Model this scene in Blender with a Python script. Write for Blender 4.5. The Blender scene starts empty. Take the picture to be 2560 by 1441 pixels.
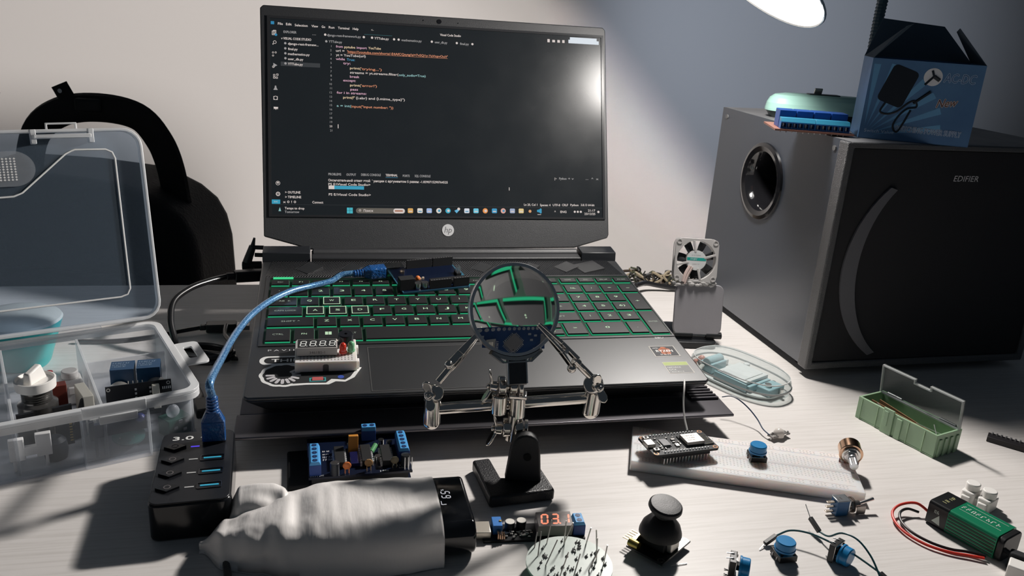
import bpy, math, random
from mathutils import Matrix, Vector, noise
C = bpy.context.scene
col = C.collection
S = 0.001                      # all builders below work in millimetres
PI = math.pi
random.seed(7)

# ------------------------------------------------------------ camera
cd = bpy.data.cameras.new('camera'); cam = bpy.data.objects.new('camera', cd); col.objects.link(cam)
cd.sensor_width = 36.0; cd.sensor_fit = 'HORIZONTAL'; cd.lens = 2069.93/2560*36.0
cd.clip_start = 0.01; cd.clip_end = 30
_r = Vector((0.99770728, 0.02182515, 0.06406132)); _u = Vector((-0.0676771, 0.32175012, 0.94440281))
_b = -Vector((0.0, 0.94657304, -0.32248949))
cam.matrix_world = Matrix(((_r.x,_u.x,_b.x,0),(_r.y,_u.y,_b.y,0),(_r.z,_u.z,_b.z,0.3171826),(0,0,0,1)))
cd.dof.use_dof = True; cd.dof.focus_distance = 0.66; cd.dof.aperture_fstop = 24
C.camera = cam
# ------------------------------------------------------------ world, exposure
w = bpy.data.worlds.new('room_dark'); C.world = w; w.use_nodes = True
w.node_tree.nodes['Background'].inputs[0].default_value = (0.62, 0.80, 1.0, 1)
w.node_tree.nodes['Background'].inputs[1].default_value = 0.034
C.view_settings.view_transform = 'Standard'; C.view_settings.look = 'None'
C.view_settings.gamma = 1; C.view_settings.exposure = 0.0
try: C.view_settings.use_curve_mapping = False
except Exception: pass
# ------------------------------------------------------------ desk lamp light (sits just under the lamp's diffuser)
LAMP = Vector((205, 795, 356)); LN = Vector((-.513, -.155, -.75)).normalized()
AX = Vector((-.72, .01, -.69)).normalized()      # the way the open shade faces
ld = bpy.data.lights.new('desk_lamp_light', 'SPOT'); ld.shadow_soft_size = 0.03
ld.spot_size = math.radians(180); ld.spot_blend = .10
ld.color = (1.0, 0.95, 0.90); ld.energy = 1.06
ld.use_nodes = True
_nt = ld.node_tree; _em = _nt.nodes['Emission']; _fo = _nt.nodes.new('ShaderNodeLightFalloff')
_fo.inputs['Strength'].default_value = 1.0; _fo.inputs['Smooth'].default_value = 0.0
_mx = _nt.nodes.new('ShaderNodeMath'); _mx.operation = 'ADD'
_m1 = _nt.nodes.new('ShaderNodeMath'); _m1.operation = 'MULTIPLY'; _m1.inputs[1].default_value = 3.0
_m2 = _nt.nodes.new('ShaderNodeMath'); _m2.operation = 'MULTIPLY'; _m2.inputs[1].default_value = 84.0
_nt.links.new(_fo.outputs['Linear'], _m1.inputs[0]); _nt.links.new(_fo.outputs['Constant'], _m2.inputs[0])
_nt.links.new(_m1.outputs[0], _mx.inputs[0]); _nt.links.new(_m2.outputs[0], _mx.inputs[1])
_nt.links.new(_mx.outputs[0], _em.inputs['Strength'])
lo = bpy.data.objects.new('desk_lamp_light', ld); col.objects.link(lo)
_q = AX.to_track_quat('-Z', 'Y')
lo.matrix_world = Matrix.Translation((LAMP + LN*3)*S) @ _q.to_matrix().to_4x4()

# added bluish spot imitating lens glare on the wall beside the lamp
l2 = bpy.data.lights.new('added_glare_spot', 'SPOT'); l2.shadow_soft_size = .02; l2.spot_size = math.radians(48); l2.spot_blend = 1.0
l2.color = (.70, .82, 1.0); l2.energy = 80
l2o = bpy.data.objects.new('added_glare_spot', l2); col.objects.link(l2o)
l2o.matrix_world = Matrix.Translation((LAMP + Vector((35, 75, 5)))*S) @ Vector((.265, .95, -.05)).to_track_quat('-Z', 'Y').to_matrix().to_4x4()

# ============================================================ helpers
def TR(x=0, y=0, z=0): return Matrix.Translation((x, y, z))
def RZ(a): return Matrix.Rotation(math.radians(a), 4, 'Z')
def RX(a): return Matrix.Rotation(math.radians(a), 4, 'X')
def RY(a): return Matrix.Rotation(math.radians(a), 4, 'Y')
def frame(o, x, y, z):
    return Matrix(((x[0],y[0],z[0],o[0]),(x[1],y[1],z[1],o[1]),(x[2],y[2],z[2],o[2]),(0,0,0,1)))
def along(p0, p1, up=(0,0,1)):
    """frame at p0 whose z axis runs to p1"""
    p0 = Vector(p0); z = (Vector(p1)-p0).normalized(); up = Vector(up)
    if abs(z.dot(up)) > .98: up = Vector((0,1,0))
    x = up.cross(z).normalized(); y = z.cross(x)
    return frame(p0, x, y, z)

_fonts = {}
def glyphs(s, spacing=1.0):
    k = (s, spacing)
    if k in _fonts: return _fonts[k]
    cu = bpy.data.curves.new('t', 'FONT'); cu.body = s; cu.size = 1.0; cu.resolution_u = 2; cu.space_character = spacing
    cu.extrude = 0
    ob = bpy.data.objects.new('t', cu); me = bpy.data.meshes.new_from_object(ob)
    vs = [tuple(v.co) for v in me.vertices]; fs = [tuple(p.vertices) for p in me.polygons]
    bpy.data.objects.remove(ob); bpy.data.curves.remove(cu); bpy.data.meshes.remove(me)
    _fonts[k] = (vs, fs); return _fonts[k]

def rrect(x0, x1, y0, y1, r, n=5):
    pts = []
    for cx, cy, a in ((x1-r, y0+r, -90), (x1-r, y1-r, 0), (x0+r, y1-r, 90), (x0+r, y0+r, 180)):
        for i in range(n+1):
            t = math.radians(a + 90*i/n); pts.append((cx+r*math.cos(t), cy+r*math.sin(t)))
    return pts
def circ(cx, cy, r, n=24): return [(cx+r*math.cos(2*PI*i/n), cy+r*math.sin(2*PI*i/n)) for i in range(n)]
def catmull(pts, n=8):
    P = [Vector(p) for p in pts]; out = []
    P = [P[0]*2-P[1]] + P + [P[-1]*2-P[-2]]
    for i in range(1, len(P)-2):
        a, b, c, d = P[i-1:i+3]
        for k in range(n):
            t = k/n
            out.append(0.5*((2*b)+(c-a)*t+(2*a-5*b+4*c-d)*t*t+(3*b-a-3*c+d)*t*t*t))
    out.append(P[-2]); return out

class B:
    def __init__(s): s.v = []; s.f = []; s.mi = []; s.M = Matrix.Identity(4)
    def add(s, vs, fs, m=0):
        o = len(s.v); s.v += [s.M @ Vector(v) for v in vs]; s.f += [tuple(i+o for i in f) for f in fs]; s.mi += [m]*len(fs); return s
    def box(s, x0, x1, y0, y1, z0, z1, m=0):
        return s.add([(x0,y0,z0),(x1,y0,z0),(x1,y1,z0),(x0,y1,z0),(x0,y0,z1),(x1,y0,z1),(x1,y1,z1),(x0,y1,z1)],
              [(0,3,2,1),(4,5,6,7),(0,1,5,4),(1,2,6,5),(2,3,7,6),(3,0,4,7)], m)
    def hexa(s, lo, hi, m=0):
        return s.add(list(lo)+list(hi), [(0,3,2,1),(4,5,6,7),(0,1,5,4),(1,2,6,5),(2,3,7,6),(3,0,4,7)], m)
    def prism(s, poly, z0, z1, m=0, mt=None):
        n = len(poly); vs = [(x,y,z0) for x,y in poly]+[(x,y,z1) for x,y in poly]
        s.add(vs, [tuple(range(n))[::-1]] + [(i,(i+1)%n,n+(i+1)%n,n+i) for i in range(n)], m)
        o = len(s.v)-2*n; s.f.append(tuple(o+n+i for i in range(n))); s.mi.append(m if mt is None else mt); return s
    def taper(s, p0, z0, p1, z1, m=0, caps=(True, True)):
        n = len(p0); fs = [(i,(i+1)%n,n+(i+1)%n,n+i) for i in range(n)]
        if caps[0]: fs.append(tuple(range(n))[::-1])
        if caps[1]: fs.append(tuple(range(n,2*n)))
        return s.add([(x,y,z0) for x,y in p0]+[(x,y,z1) for x,y in p1], fs, m)
    def frameloop(s, outer, inner, z0, z1, m=0):
        n = len(outer)
        vs = [(x,y,z0) for x,y in outer]+[(x,y,z0) for x,y in inner]+[(x,y,z1) for x,y in outer]+[(x,y,z1) for x,y in inner]
        fs = []
        for i in range(n):
            j = (i+1)%n
            fs += [(i,j,2*n+j,2*n+i),(n+j,n+i,3*n+i,3*n+j),(2*n+i,2*n+j,3*n+j,3*n+i),(j,i,n+i,n+j)]
        return s.add(vs, fs, m)
    def cyl(s, p0, p1, r0, r1=None, n=16, m=0):
        r1 = r0 if r1 is None else r1
        F = along(p0, p1); L = (Vector(p1)-Vector(p0)).length
        vs = [F @ Vector((r0*math.cos(2*PI*i/n), r0*math.sin(2*PI*i/n), 0)) for i in range(n)]
        vs += [F @ Vector((r1*math.cos(2*PI*i/n), r1*math.sin(2*PI*i/n), L)) for i in range(n)]
        return s.add(vs, [tuple(range(n))[::-1], tuple(range(n,2*n))]+[(i,(i+1)%n,n+(i+1)%n,n+i) for i in range(n)], m)
    def lathe(s, prof, n=24, m=0, mf=None):
        """profile [(r,z)] spun about z"""
        k = len(prof); vs = []; fs = []; ms = []
        for i in range(n):
            a = 2*PI*i/n
            for r, z in prof: vs.append((r*math.cos(a), r*math.sin(a), z))
        for i in range(n):
            j = (i+1)%n
            for q in range(k-1):
                fs.append((i*k+q, j*k+q, j*k+q+1, i*k+q+1)); ms.append(mf[q] if mf else m)
        o = len(s.f); s.add(vs, fs, m); s.mi[o:] = ms; return s
    def tube(s, path, r, n=8, m=0, sq=1.0, smooth=0):
        P = catmull(path, smooth) if smooth else [Vector(p) for p in path]
        N = len(P); rs = r if isinstance(r, (list, tuple)) else None
        t = (P[1]-P[0]).normalized(); up = Vector((0,0,1)) if abs(t.z) < .9 else Vector((0,1,0))
        x = up.cross(t).normalized(); vs = []
        for i in range(N):
            t = (P[min(i+1,N-1)]-P[max(i-1,0)]).normalized()
            x = (x - t*x.dot(t)).normalized(); y = t.cross(x)
            rr = r if rs is None else rs[0]+(rs[1]-rs[0])*i/(N-1)
            for k in range(n):
                a = 2*PI*k/n; vs.append(P[i]+x*rr*math.cos(a)+y*rr*math.sin(a)*sq)
        fs = [(i*n+k, i*n+(k+1)%n, (i+1)*n+(k+1)%n, (i+1)*n+k) for i in range(N-1) for k in range(n)]
        fs += [tuple(range(n))[::-1], tuple(range((N-1)*n, N*n))]
        return s.add(vs, fs, m)
    def sphere(s, c, r, m=0, n=16, sc=(1,1,1)):
        h = n//2; vs = []
        for i in range(h+1):
            for k in range(n):
                a = PI*i/h; b = 2*PI*k/n
                vs.append((c[0]+r*sc[0]*math.sin(a)*math.cos(b), c[1]+r*sc[1]*math.sin(a)*math.sin(b), c[2]+r*sc[2]*math.cos(a)))
        return s.add(vs, [(i*n+k, (i+1)*n+k, (i+1)*n+(k+1)%n, i*n+(k+1)%n) for i in range(h) for k in range(n)], m)
    def grid(s, fn, nu, nv, m=0):
        vs = [fn(i/nu, j/nv) for i in range(nu+1) for j in range(nv+1)]; w = nv+1
        return s.add(vs, [(i*w+j, (i+1)*w+j, (i+1)*w+j+1, i*w+j+1) for i in range(nu) for j in range(nv)], m)
    def text(s, t, x, y, size, m=0, w=None, z=0, align='L', shear=0, spacing=1.0, bold=0, rot=0):
        vs, fs = glyphs(t, spacing)
        if not vs: return s
        x0 = min(v[0] for v in vs); x1 = max(v[0] for v in vs); wd = (x1-x0)*size
        kx = size if w is None else w/(x1-x0)
        off = {'L': 0, 'C': -(x1-x0)*kx/2, 'R': -(x1-x0)*kx}[align]
        ca, sa = math.cos(math.radians(rot)), math.sin(math.radians(rot))
        for kb, (bx, by) in enumerate([(0,0)] if not bold else [(-bold,0),(bold,0),(0,bold),(0,-bold)]):
            q = [((v[0]-x0)*kx+off+shear*v[1]*size+bx, v[1]*size+by) for v in vs]
            s.add([(x+a*ca-b*sa, y+a*sa+b*ca, z+.012*kb) for a, b in q], fs, m)
        return s
    def marks(s, x, y, w, h, m=0, z=0, seed=1):
        """a row of print too small and blurred to read: short strokes in letter-sized cells"""
        rn = random.Random(seed); cx = x; t = h*.16
        while cx < x+w-h*.5:
            cw = h*rn.uniform(.5,.72)
            s.box(cx, cx+t, y, y+h, z, z+.02, m)
            if rn.random() < .7: s.box(cx, cx+cw*.8, y+h-t, y+h, z, z+.02, m)
            if rn.random() < .6: s.box(cx, cx+cw*.8, y+h*.42, y+h*.42+t, z, z+.02, m)
            if rn.random() < .5: s.box(cx+cw*.65, cx+cw*.65+t, y, y+h*(.5 if rn.random() < .5 else 1), z, z+.02, m)
            cx += cw+h*.22
        return s
    def build(s, name, mats, parent=None, bevel=0, smooth=True, label=None, seg=2, ang=32, sub=0, solid=0):
        me = bpy.data.meshes.new(name)
        me.from_pydata([tuple(v*S) for v in s.v], [], s.f); 
        if not isinstance(mats, (list, tuple)): mats = [mats]
        for q in mats: me.materials.append(q)
        if len(mats) > 1:
            me.polygons.foreach_set('material_index', s.mi)
        me.update()
        if smooth:
            me.polygons.foreach_set('use_smooth', [True]*len(me.polygons))
            try: me.set_sharp_from_angle(angle=math.radians(ang))
            except Exception: pass
        o = bpy.data.objects.new(name, me); col.objects.link(o)
        if parent: o.parent = parent
        if solid:
            d = o.modifiers.new('thickness', 'SOLIDIFY'); d.thickness = solid*S; d.offset = 0
        if sub:
            d = o.modifiers.new('smooth', 'SUBSURF'); d.levels = sub; d.render_levels = sub
        if bevel:
            d = o.modifiers.new('edges', 'BEVEL'); d.width = bevel*S; d.segments = seg; d.limit_method = 'ANGLE'; d.angle_limit = math.radians(35)
            d.harden_normals = False
        if label: o['label'] = label
        return o

def SM(M):
    M = M.copy(); M.translation = M.translation*S; return M
def thing(name, label, cat, M=None, group=None):
    o = bpy.data.objects.new(name, None); col.objects.link(o); o.empty_display_size = 0.01
    if M is not None: o.matrix_world = SM(M)
    o['label'] = label; o['category'] = cat
    if group: o['group'] = group
    return o
def single(b, name, mats, label, cat, M=None, group=None, **k):
    o = b.build(name, mats, **k)
    if M is not None: o.matrix_world = SM(M)
    o['label'] = label; o['category'] = cat
    if group: o['group'] = group
    return o

# ------------------------------------------------------------ materials
_mats = {}
def P(name, c, rough=.5, metal=0, em=None, es=1.0, bump=None, coat=0, spec=.5, trans=0, ior=1.45, alpha=1, var=None, sss=0, crough=.08):
    if name in _mats: return _mats[name]
    m = bpy.data.materials.new(name); m.use_nodes = True; nt = m.node_tree; b = nt.nodes['Principled BSDF']
    b.inputs['Base Color'].default_value = (*c, 1); b.inputs['Roughness'].default_value = rough; b.inputs['Metallic'].default_value = metal
    b.inputs['Specular IOR Level'].default_value = spec; b.inputs['Coat Weight'].default_value = coat; b.inputs['Coat Roughness'].default_value = crough
    b.inputs['Transmission Weight'].default_value = trans; b.inputs['IOR'].default_value = ior
    if sss: b.inputs['Subsurface Weight'].default_value = sss; b.inputs['Subsurface Radius'].default_value = (.004,.003,.002); b.inputs['Subsurface Scale'].default_value = 1
    if em: b.inputs['Emission Color'].default_value = (*em, 1); b.inputs['Emission Strength'].default_value = es
    if bump or var:
        tc = nt.nodes.new('ShaderNodeTexCoord'); n = nt.nodes.new('ShaderNodeTexNoise'); nt.links.new(tc.outputs['Object'], n.inputs['Vector'])
    if bump:
        n.inputs['Scale'].default_value = bump[0]; n.inputs['Detail'].default_value = 4
        bp = nt.nodes.new('ShaderNodeBump'); bp.inputs['Strength'].default_value = bump[1]; bp.inputs['Distance'].default_value = bump[2] if len(bump) > 2 else .0004
        nt.links.new(n.outputs['Fac'], bp.inputs['Height']); nt.links.new(bp.outputs['Normal'], b.inputs['Normal'])
    if var:
        n2 = nt.nodes.new('ShaderNodeTexNoise'); n2.inputs['Scale'].default_value = var[0]; n2.inputs['Detail'].default_value = 3
        nt.links.new(tc.outputs['Object'], n2.inputs['Vector'])
        r = nt.nodes.new('ShaderNodeValToRGB'); nt.links.new(n2.outputs['Fac'], r.inputs['Fac'])
        r.color_ramp.elements[0].position = .35; r.color_ramp.elements[1].position = .65
        r.color_ramp.elements[0].color = (*c, 1); r.color_ramp.elements[1].color = (*var[1], 1)
        nt.links.new(r.outputs['Color'], b.inputs['Base Color'])
    _mats[name] = m; return m
def E(name, c, s=1.0): return P(name, (0.01,0.01,0.01), .6, em=c, es=s)
def clear(name, tint=(1,1,1), body=(.8,.84,.88), fac=.12, edge=.5, rough=.12):
    """thin see-through plastic: light passes, a share scatters, more of it at a glancing angle"""
    if name in _mats: return _mats[name]
    m = bpy.data.materials.new(name); m.use_nodes = True; nt = m.node_tree; b = nt.nodes['Principled BSDF']; out = nt.nodes['Material Output']
    b.inputs['Base Color'].default_value = (*body, 1); b.inputs['Roughness'].default_value = rough
    t = nt.nodes.new('ShaderNodeBsdfTransparent'); t.inputs[0].default_value = (*tint, 1)
    lw = nt.nodes.new('ShaderNodeLayerWeight'); lw.inputs['Blend'].default_value = .35
    mr = nt.nodes.new('ShaderNodeMapRange'); mr.inputs['To Min'].default_value = fac; mr.inputs['To Max'].default_value = edge
    nt.links.new(lw.outputs['Facing'], mr.inputs['Value'])
    mx = nt.nodes.new('ShaderNodeMixShader'); nt.links.new(mr.outputs[0], mx.inputs[0]); nt.links.new(t.outputs[0], mx.inputs[1]); nt.links.new(b.outputs[0], mx.inputs[2])
    nt.links.new(mx.outputs[0], out.inputs['Surface'])
    _mats[name] = m; return m

BLK = P('black_plastic', (.012,.013,.015), .42, bump=(900,.15,.0002))
BLKG = P('black_gloss_plastic', (.008,.008,.010), .12)
BLKM = P('black_matte', (.014,.015,.017), .75)
RUB = P('black_rubber', (.014,.014,.015), .38)
STEEL = P('polished_steel', (.72,.68,.63), .14, 1, bump=(260,.10,.0004))
CHROME = P('bright_tin', (.82,.80,.77), .22, 1)
TIN = P('solder_tin', (.70,.70,.70), .35, .85, bump=(1500,.4,.0003))
SILVER = P('dull_silver', (.60,.58,.54), .38, .8)
GOLD = P('brass_pins', (.80,.58,.22), .3, 1)
WHT = P('white_plastic', (.80,.78,.75), .45, sss=.0)
IVORY = P('cream_plastic', (.80,.76,.66), .5)
PRINT = P('white_print', (.82,.82,.80), .6)
BLUE = P('terminal_blue', (.035,.19,.55), .38)
BLUEP = P('pcb_blue', (.008,.045,.16), .35)
BLKP = P('pcb_black', (.010,.011,.013), .28)
GRNP = P('pcb_green', (.02,.16,.10), .4)
CHIP = P('chip_black', (.016,.016,.017), .5)
CAPB = P('button_cap_blue', (.012,.20,.46), .28)
ORG = P('ceramic_orange', (.72,.20,.05), .45)
RED = P('wire_red', (.62,.035,.02), .4)
GLUE = clear('hot_glue', (.93,.93,.93), (.75,.75,.75), .3, .8, .15)
def hdr(b, x0, y0, n, dx, dy, z0, z1, m=0, mp=1, w=2.5, pins=True, pz=None):
    """pin header / socket strip: n cells stepping by (dx,dy)"""
    for i in range(n):
        x = x0+dx*i; y = y0+dy*i
        b.box(x-w/2, x+w/2, y-w/2, y+w/2, z0, z1, m)
        if pins: b.box(x-.32, x+.32, y-.32, y+.32, (pz[0] if pz else z1), (pz[1] if pz else z1+.4), mp)
# ============================================================ the room
TYAW = 13.3
TF = TR(0, 952, 0) @ RZ(TYAW)          # desk frame: y=0 is the back edge of the desk top
def wood():
    m = bpy.data.materials.new('whitewashed_wood'); m.use_nodes = True; nt = m.node_tree; b = nt.nodes['Principled BSDF']
    tc = nt.nodes.new('ShaderNodeTexCoord'); mp = nt.nodes.new('ShaderNodeMapping'); mp.inputs['Scale'].default_value = (9, 260, 1)
    nt.links.new(tc.outputs['Object'], mp.inputs['Vector'])
    n = nt.nodes.new('ShaderNodeTexNoise'); n.inputs['Scale'].default_value = 1.6; n.inputs['Detail'].default_value = 7; n.inputs['Roughness'].default_value = .62
    nt.links.new(mp.outputs[0], n.inputs['Vector'])
    r = nt.nodes.new('ShaderNodeValToRGB'); nt.links.new(n.outputs['Fac'], r.inputs['Fac'])
    r.color_ramp.elements[0].position = .34; r.color_ramp.elements[0].color = (.60,.57,.545,1)
    r.color_ramp.elements[1].position = .56; r.color_ramp.elements[1].color = (.68,.65,.63,1)
    nt.links.new(r.outputs[0], b.inputs['Base Color']); b.inputs['Roughness'].default_value = .48; b.inputs['Specular IOR Level'].default_value = .3
    bp = nt.nodes.new('ShaderNodeBump'); bp.inputs['Strength'].default_value = .12; bp.inputs['Distance'].default_value = .0005
    nt.links.new(n.outputs['Fac'], bp.inputs['Height']); nt.links.new(bp.outputs[0], b.inputs['Normal'])
    return m
WOOD = wood()
desk = thing('desk', 'whitewashed wood-grain desk carrying the laptop, speaker and electronic parts', 'desk', TF)
B().box(-1000, 760, -760, 0, -25, 0).build('desk_top', WOOD, desk, bevel=1.5)
for x, y in ((-950,-710),(700,-710),(-950,-60),(700,-60)):
    B().box(x-25, x+25, y-25, y+25, -730, -25).build('leg', P('desk_leg_grey', (.3,.3,.3), .5), desk)
WALL = P('painted_wall', (.48,.458,.45), .85, bump=(35,.12,.002))
def struct(b, name, m, M):
    o = b.build(name, m, smooth=False); o.matrix_world = SM(M); o['kind'] = 'structure'; return o
struct(B().box(-4500, 4000, 1500, 1550, -730, 1900), 'wall_back', WALL, TF)
struct(B().box(-4500, 4000, -1900, 1550, -780, -730), 'floor', P('floor_laminate', (.25,.2,.16), .5, var=(3,(.3,.24,.19))), TF)
# low bench behind the desk that carries the backpack
bn = thing('bench', 'low dark bench hidden behind the desk under the black backpack', 'bench', TF @ TR(-569, 374, -730))
B().box(-330, 330, -125, 125, 330, 360).build('seat', P('bench_dark', (.05,.045,.04), .6), bn, bevel=2)
for x in (-300, 300):
    for y in (-100, 100): B().box(x-20, x+20, y-20, y+20, 0, 330).build('leg', P('bench_dark', (.05,.045,.04)), bn)
# ============================================================ laptop
LO = Vector((-185.24, 525.6, 41.72)); LX = Vector((.9717,.2362,0)); LY = Vector((-.2347,.9658,.1102)); LZ = LX.cross(LY).normalized()
LF = frame(LO, LX, LY, LZ)
lap = thing('laptop', 'open black gaming laptop with code on its screen and green-lit keys', 'laptop', LF)
DECK = P('laptop_deck_black', (.013,.014,.016), .47, bump=(2600,.25,.00025), spec=1.0, coat=1, crough=.46)
BEZ = P('laptop_bezel_black', (.018,.019,.022), .5, bump=(1800,.6,.0004), spec=1.0, coat=.6, crough=.5)
KEY = P('keycap_black', (.010,.010,.011), .45, spec=1.0, coat=.5, crough=.42)
GLOW = P('backlight_green', (.01,.05,.03), .5, em=(.03,.55,.25), es=.62)
TRAY = P('key_tray_green', (.006,.02,.012), .5, em=(.01,.30,.13), es=.012)
LEG = P('legend_green_white', (.2,.3,.2), .5, em=(.62,.86,.58), es=.62)
LEGD = P('legend_dim', (.3,.36,.3), .5, em=(.5,.62,.5), es=.22)
b = B(); b.prism([(3,0),(357,0),(360,3),(360,241),(0,241),(0,3)], -3, 0); b.taper([(16,15),(344,15),(348,18),(352,238),(8,238),(12,18)], -20, [(3,0),(357,0),(360,3),(360,241),(0,241),(0,3)], -3)
b.build('base', DECK, lap, bevel=1.2)
for x0, x1 in ((0,45),(322,360)):      # raised rear corners with the exhaust slots
    b = B(); b.hexa([(x0,238,-18),(x1,238,-18),(x1,262,-18),(x0,262,-18)], [(x0,244,8),(x1,244,8),(x1,262,8),(x0,262,8)])
    b.build('exhaust_corner', P('exhaust_black', (.02,.022,.026), .35), lap, bevel=.8)
b = B(); b.box(46, 321, 241, 262, -10, 3.5); b.cyl((47,256,2.5),(320,256,2.5), 5, n=14)
b.build('hinge_cover', BEZ, lap, bevel=1)
def vent():
    m = bpy.data.materials.new('vent_ribs'); m.use_nodes = True; nt = m.node_tree; q = nt.nodes['Principled BSDF']
    q.inputs['Base Color'].default_value = (.018,.019,.021,1); q.inputs['Roughness'].default_value = .36
    tc = nt.nodes.new('ShaderNodeTexCoord'); mp = nt.nodes.new('ShaderNodeMapping'); mp.inputs['Rotation'].default_value = (0,0,math.radians(35))
    wv = nt.nodes.new('ShaderNodeTexWave'); wv.inputs['Scale'].default_value = 160
    nt.links.new(tc.outputs['Object'], mp.inputs['Vector']); nt.links.new(mp.outputs[0], wv.inputs['Vector'])
    bp = nt.nodes.new('ShaderNodeBump'); bp.inputs['Strength'].default_value = .9; bp.inputs['Distance'].default_value = .0007
    nt.links.new(wv.outputs['Fac'], bp.inputs['Height']); nt.links.new(bp.outputs[0], q.inputs['Normal']); return m
VENT = vent()
B().hexa([(4,205,0),(356,205,0),(350,240,0),(8,240,0)], [(6,207,.6),(354,207,.6),(348,239,.9),(10,239,.9)]).build('vent_panel', VENT, lap)
for cx, w_, r_ in ((44,20,45),(84,16,50),(110,20,45),(160,18,48),(212,18,50),(262,16,48),(300,20,35),(324,26,20)):
    b = B(); b.M = TR(cx, 223, .7) @ RZ(r_); b.hexa([(-w_/2,-w_/2.4,0),(w_/2,-w_/2.4,0),(w_/2,w_/2.4,0),(-w_/2,w_/2.4,0)], [(-w_/2,-w_/2.4,.4),(w_/2,-w_/2.4,1.4),(w_/2,w_/2.4,1.2),(-w_/2,w_/2.4,.2)])
    b.build('raised_diamond', DECK, lap)
B().box(9.5, 358, 76.5, 201, 0, .25).build('key_tray', TRAY, lap)
b = B(); b.frameloop([(6,74),(359,74),(359,204),(6,204)], [(9.5,76.5),(357.6,76.5),(357.6,201),(9.5,201)], 0, .7); b.build('keyboard_rim', DECK, lap)
KEYS = []
def kk(x0, x1, y, h, t, fs=4.2, **q): KEYS.append((x0, x1, y, h, t, fs, q))
for i, t in enumerate(['esc','f1','f2','f3','f4','f5','f6','f7','f8','f9','f10','f11','f12','prt sc','del']): kk(11+18.1*i, 11+18.1*i+15.8, 189, 9.5, t, 2.2)
for i, t in enumerate(['home','end','pg up','pg dn']): kk(284+18.6*i, 284+18.6*i+16.2, 189, 9.5, t, 2.2)
kk(11, 26, 169.5, 15.6, '`')
for i, t in enumerate('1234567890-='): kk(35.5+19*i-8.1, 35.5+19*i+8.1, 169.5, 15.6, t)
kk(255.6, 281, 169.5, 15.6, 'back', 3)
for i, t in enumerate(['nl','/','*','-']): kk(284+18.6*i, 284+18.6*i+16.2, 169.5, 15.6, t, 3.6)
kk(11, 34.5, 150, 15.8, 'TAB  K', 3)
for i, t in enumerate('QWERTYUIOP[]'): kk(45+19*i-8.1, 45+19*i+8.1, 150, 15.8, t)
kk(264.5, 281, 150, 15.8, '\\')
for i, t in enumerate('789'): kk(284+18.6*i, 284+18.6*i+16.2, 150, 15.8, t, 4)
kk(339.8, 356, 140.6, 34.6, '+', 4)
kk(11, 39.3, 131.5, 15.8, 'CAPS LOCK', 2.8)
for i, t in enumerate("ASDFGHJKL;'"): kk(49.9+19*i-8.1, 49.9+19*i+8.1, 131.5, 15.8, t)
kk(250, 281, 131.5, 15.8, 'ENTER', 3)
for i, t in enumerate(['4','5','6)']): kk(284+18.6*i, 284+18.6*i+16.2, 131.5, 15.8, t, 4)
kk(11, 48.8, 111.8, 15.8, 'SHIFT ^', 3)
for i, t in enumerate('ZXCVBNM,./'): kk(59.4+19*i-8.1, 59.4+19*i+8.1, 111.8, 15.8, t)
kk(240.8, 281, 111.8, 15.8, '^ SHIFT', 3)
for i, t in enumerate(['1','2','3']): kk(284+18.6*i, 284+18.6*i+16.2, 111.8, 15.8, t, 4)
kk(339.8, 356, 98.6, 42, 'enter', 2.4)
for x0, x1, t, f_ in ((11,30.5,'CTRL',3),(33,49.5,'FN',3),(52,69,'win',3),(71.5,88,'ALT',3),(90.5,184,'',3),(186.5,204,'ALT',3),(206.5,221.5,'CTRL',2.6),(224,240.5,'<',3.4)):
    kk(x0, x1, 89.4, 20.5, t, f_)
kk(243, 259.5, 95.2, 9, '^', 2.6); kk(243, 259.5, 84, 9, 'v', 2.6); kk(262, 281, 89.4, 20.5, '>', 3.6)
kk(284, 318.8, 89.4, 20.5, '0', 4.2); kk(321.2, 337.4, 89.4, 20.5, '.', 4.2)
ZK = 2.5
for x0, x1, y, h, t, fs, q in KEYS:
    y0, y1 = y-h/2, y+h/2; b = B()
    b.taper([(x0,y0),(x1,y0),(x1,y1),(x0,y1)], .25, [(x0+.15,y0+.15),(x1-.15,y0+.15),(x1-.15,y1-.15),(x0+.15,y1-.15)], 1.25, 1, (True, False))
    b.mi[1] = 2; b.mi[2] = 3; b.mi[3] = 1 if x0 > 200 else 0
    b.taper([(x0+.15,y0+.15),(x1-.15,y0+.15),(x1-.15,y1-.15),(x0+.15,y1-.15)], 1.25, [(x0+.7,y0+.5),(x1-.7,y0+.5),(x1-.7,y1-.5),(x0+.7,y1-.5)], ZK, 0, (False, True))
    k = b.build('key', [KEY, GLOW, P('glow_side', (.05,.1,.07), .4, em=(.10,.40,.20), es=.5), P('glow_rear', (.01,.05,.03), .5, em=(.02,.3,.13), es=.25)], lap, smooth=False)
    if t:
        g = B(); cx = (x0+x1)/2
        if t == 'win':
            for a in (0,1):
                for c in (0,1): g.box(cx-2.6+a*2.8, cx-.2+a*2.8, y-2+c*2.6, y+.2+c*2.6, ZK+.03, ZK+.08)
        else:
            n = max(len(t), 1); wd = min((x1-x0)*.72, fs*(.95 if n == 1 else .72*n))
            g.text(t.upper(), cx, y-fs*.30, fs*1.15, 0, w=wd if t not in ('1','I','.','`',"'",';','|','\\','/','[',']',',') else None, z=ZK+.05, align='C')
        if t in ('W','A','S','D'):
            g.frameloop([(x0+.9,y0+.8),(x1-.9,y0+.8),(x1-.9,y1-.8),(x0+.9,y1-.8)], [(x0+1.5,y0+1.5),(x1-1.5,y0+1.5),(x1-1.5,y1-1.5),(x0+1.5,y1-1.5)], ZK+.02, ZK+.08)
        g.build('legend', LEG if len(t) <= 2 or t == 'win' else LEGD, k, smooth=False)
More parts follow.
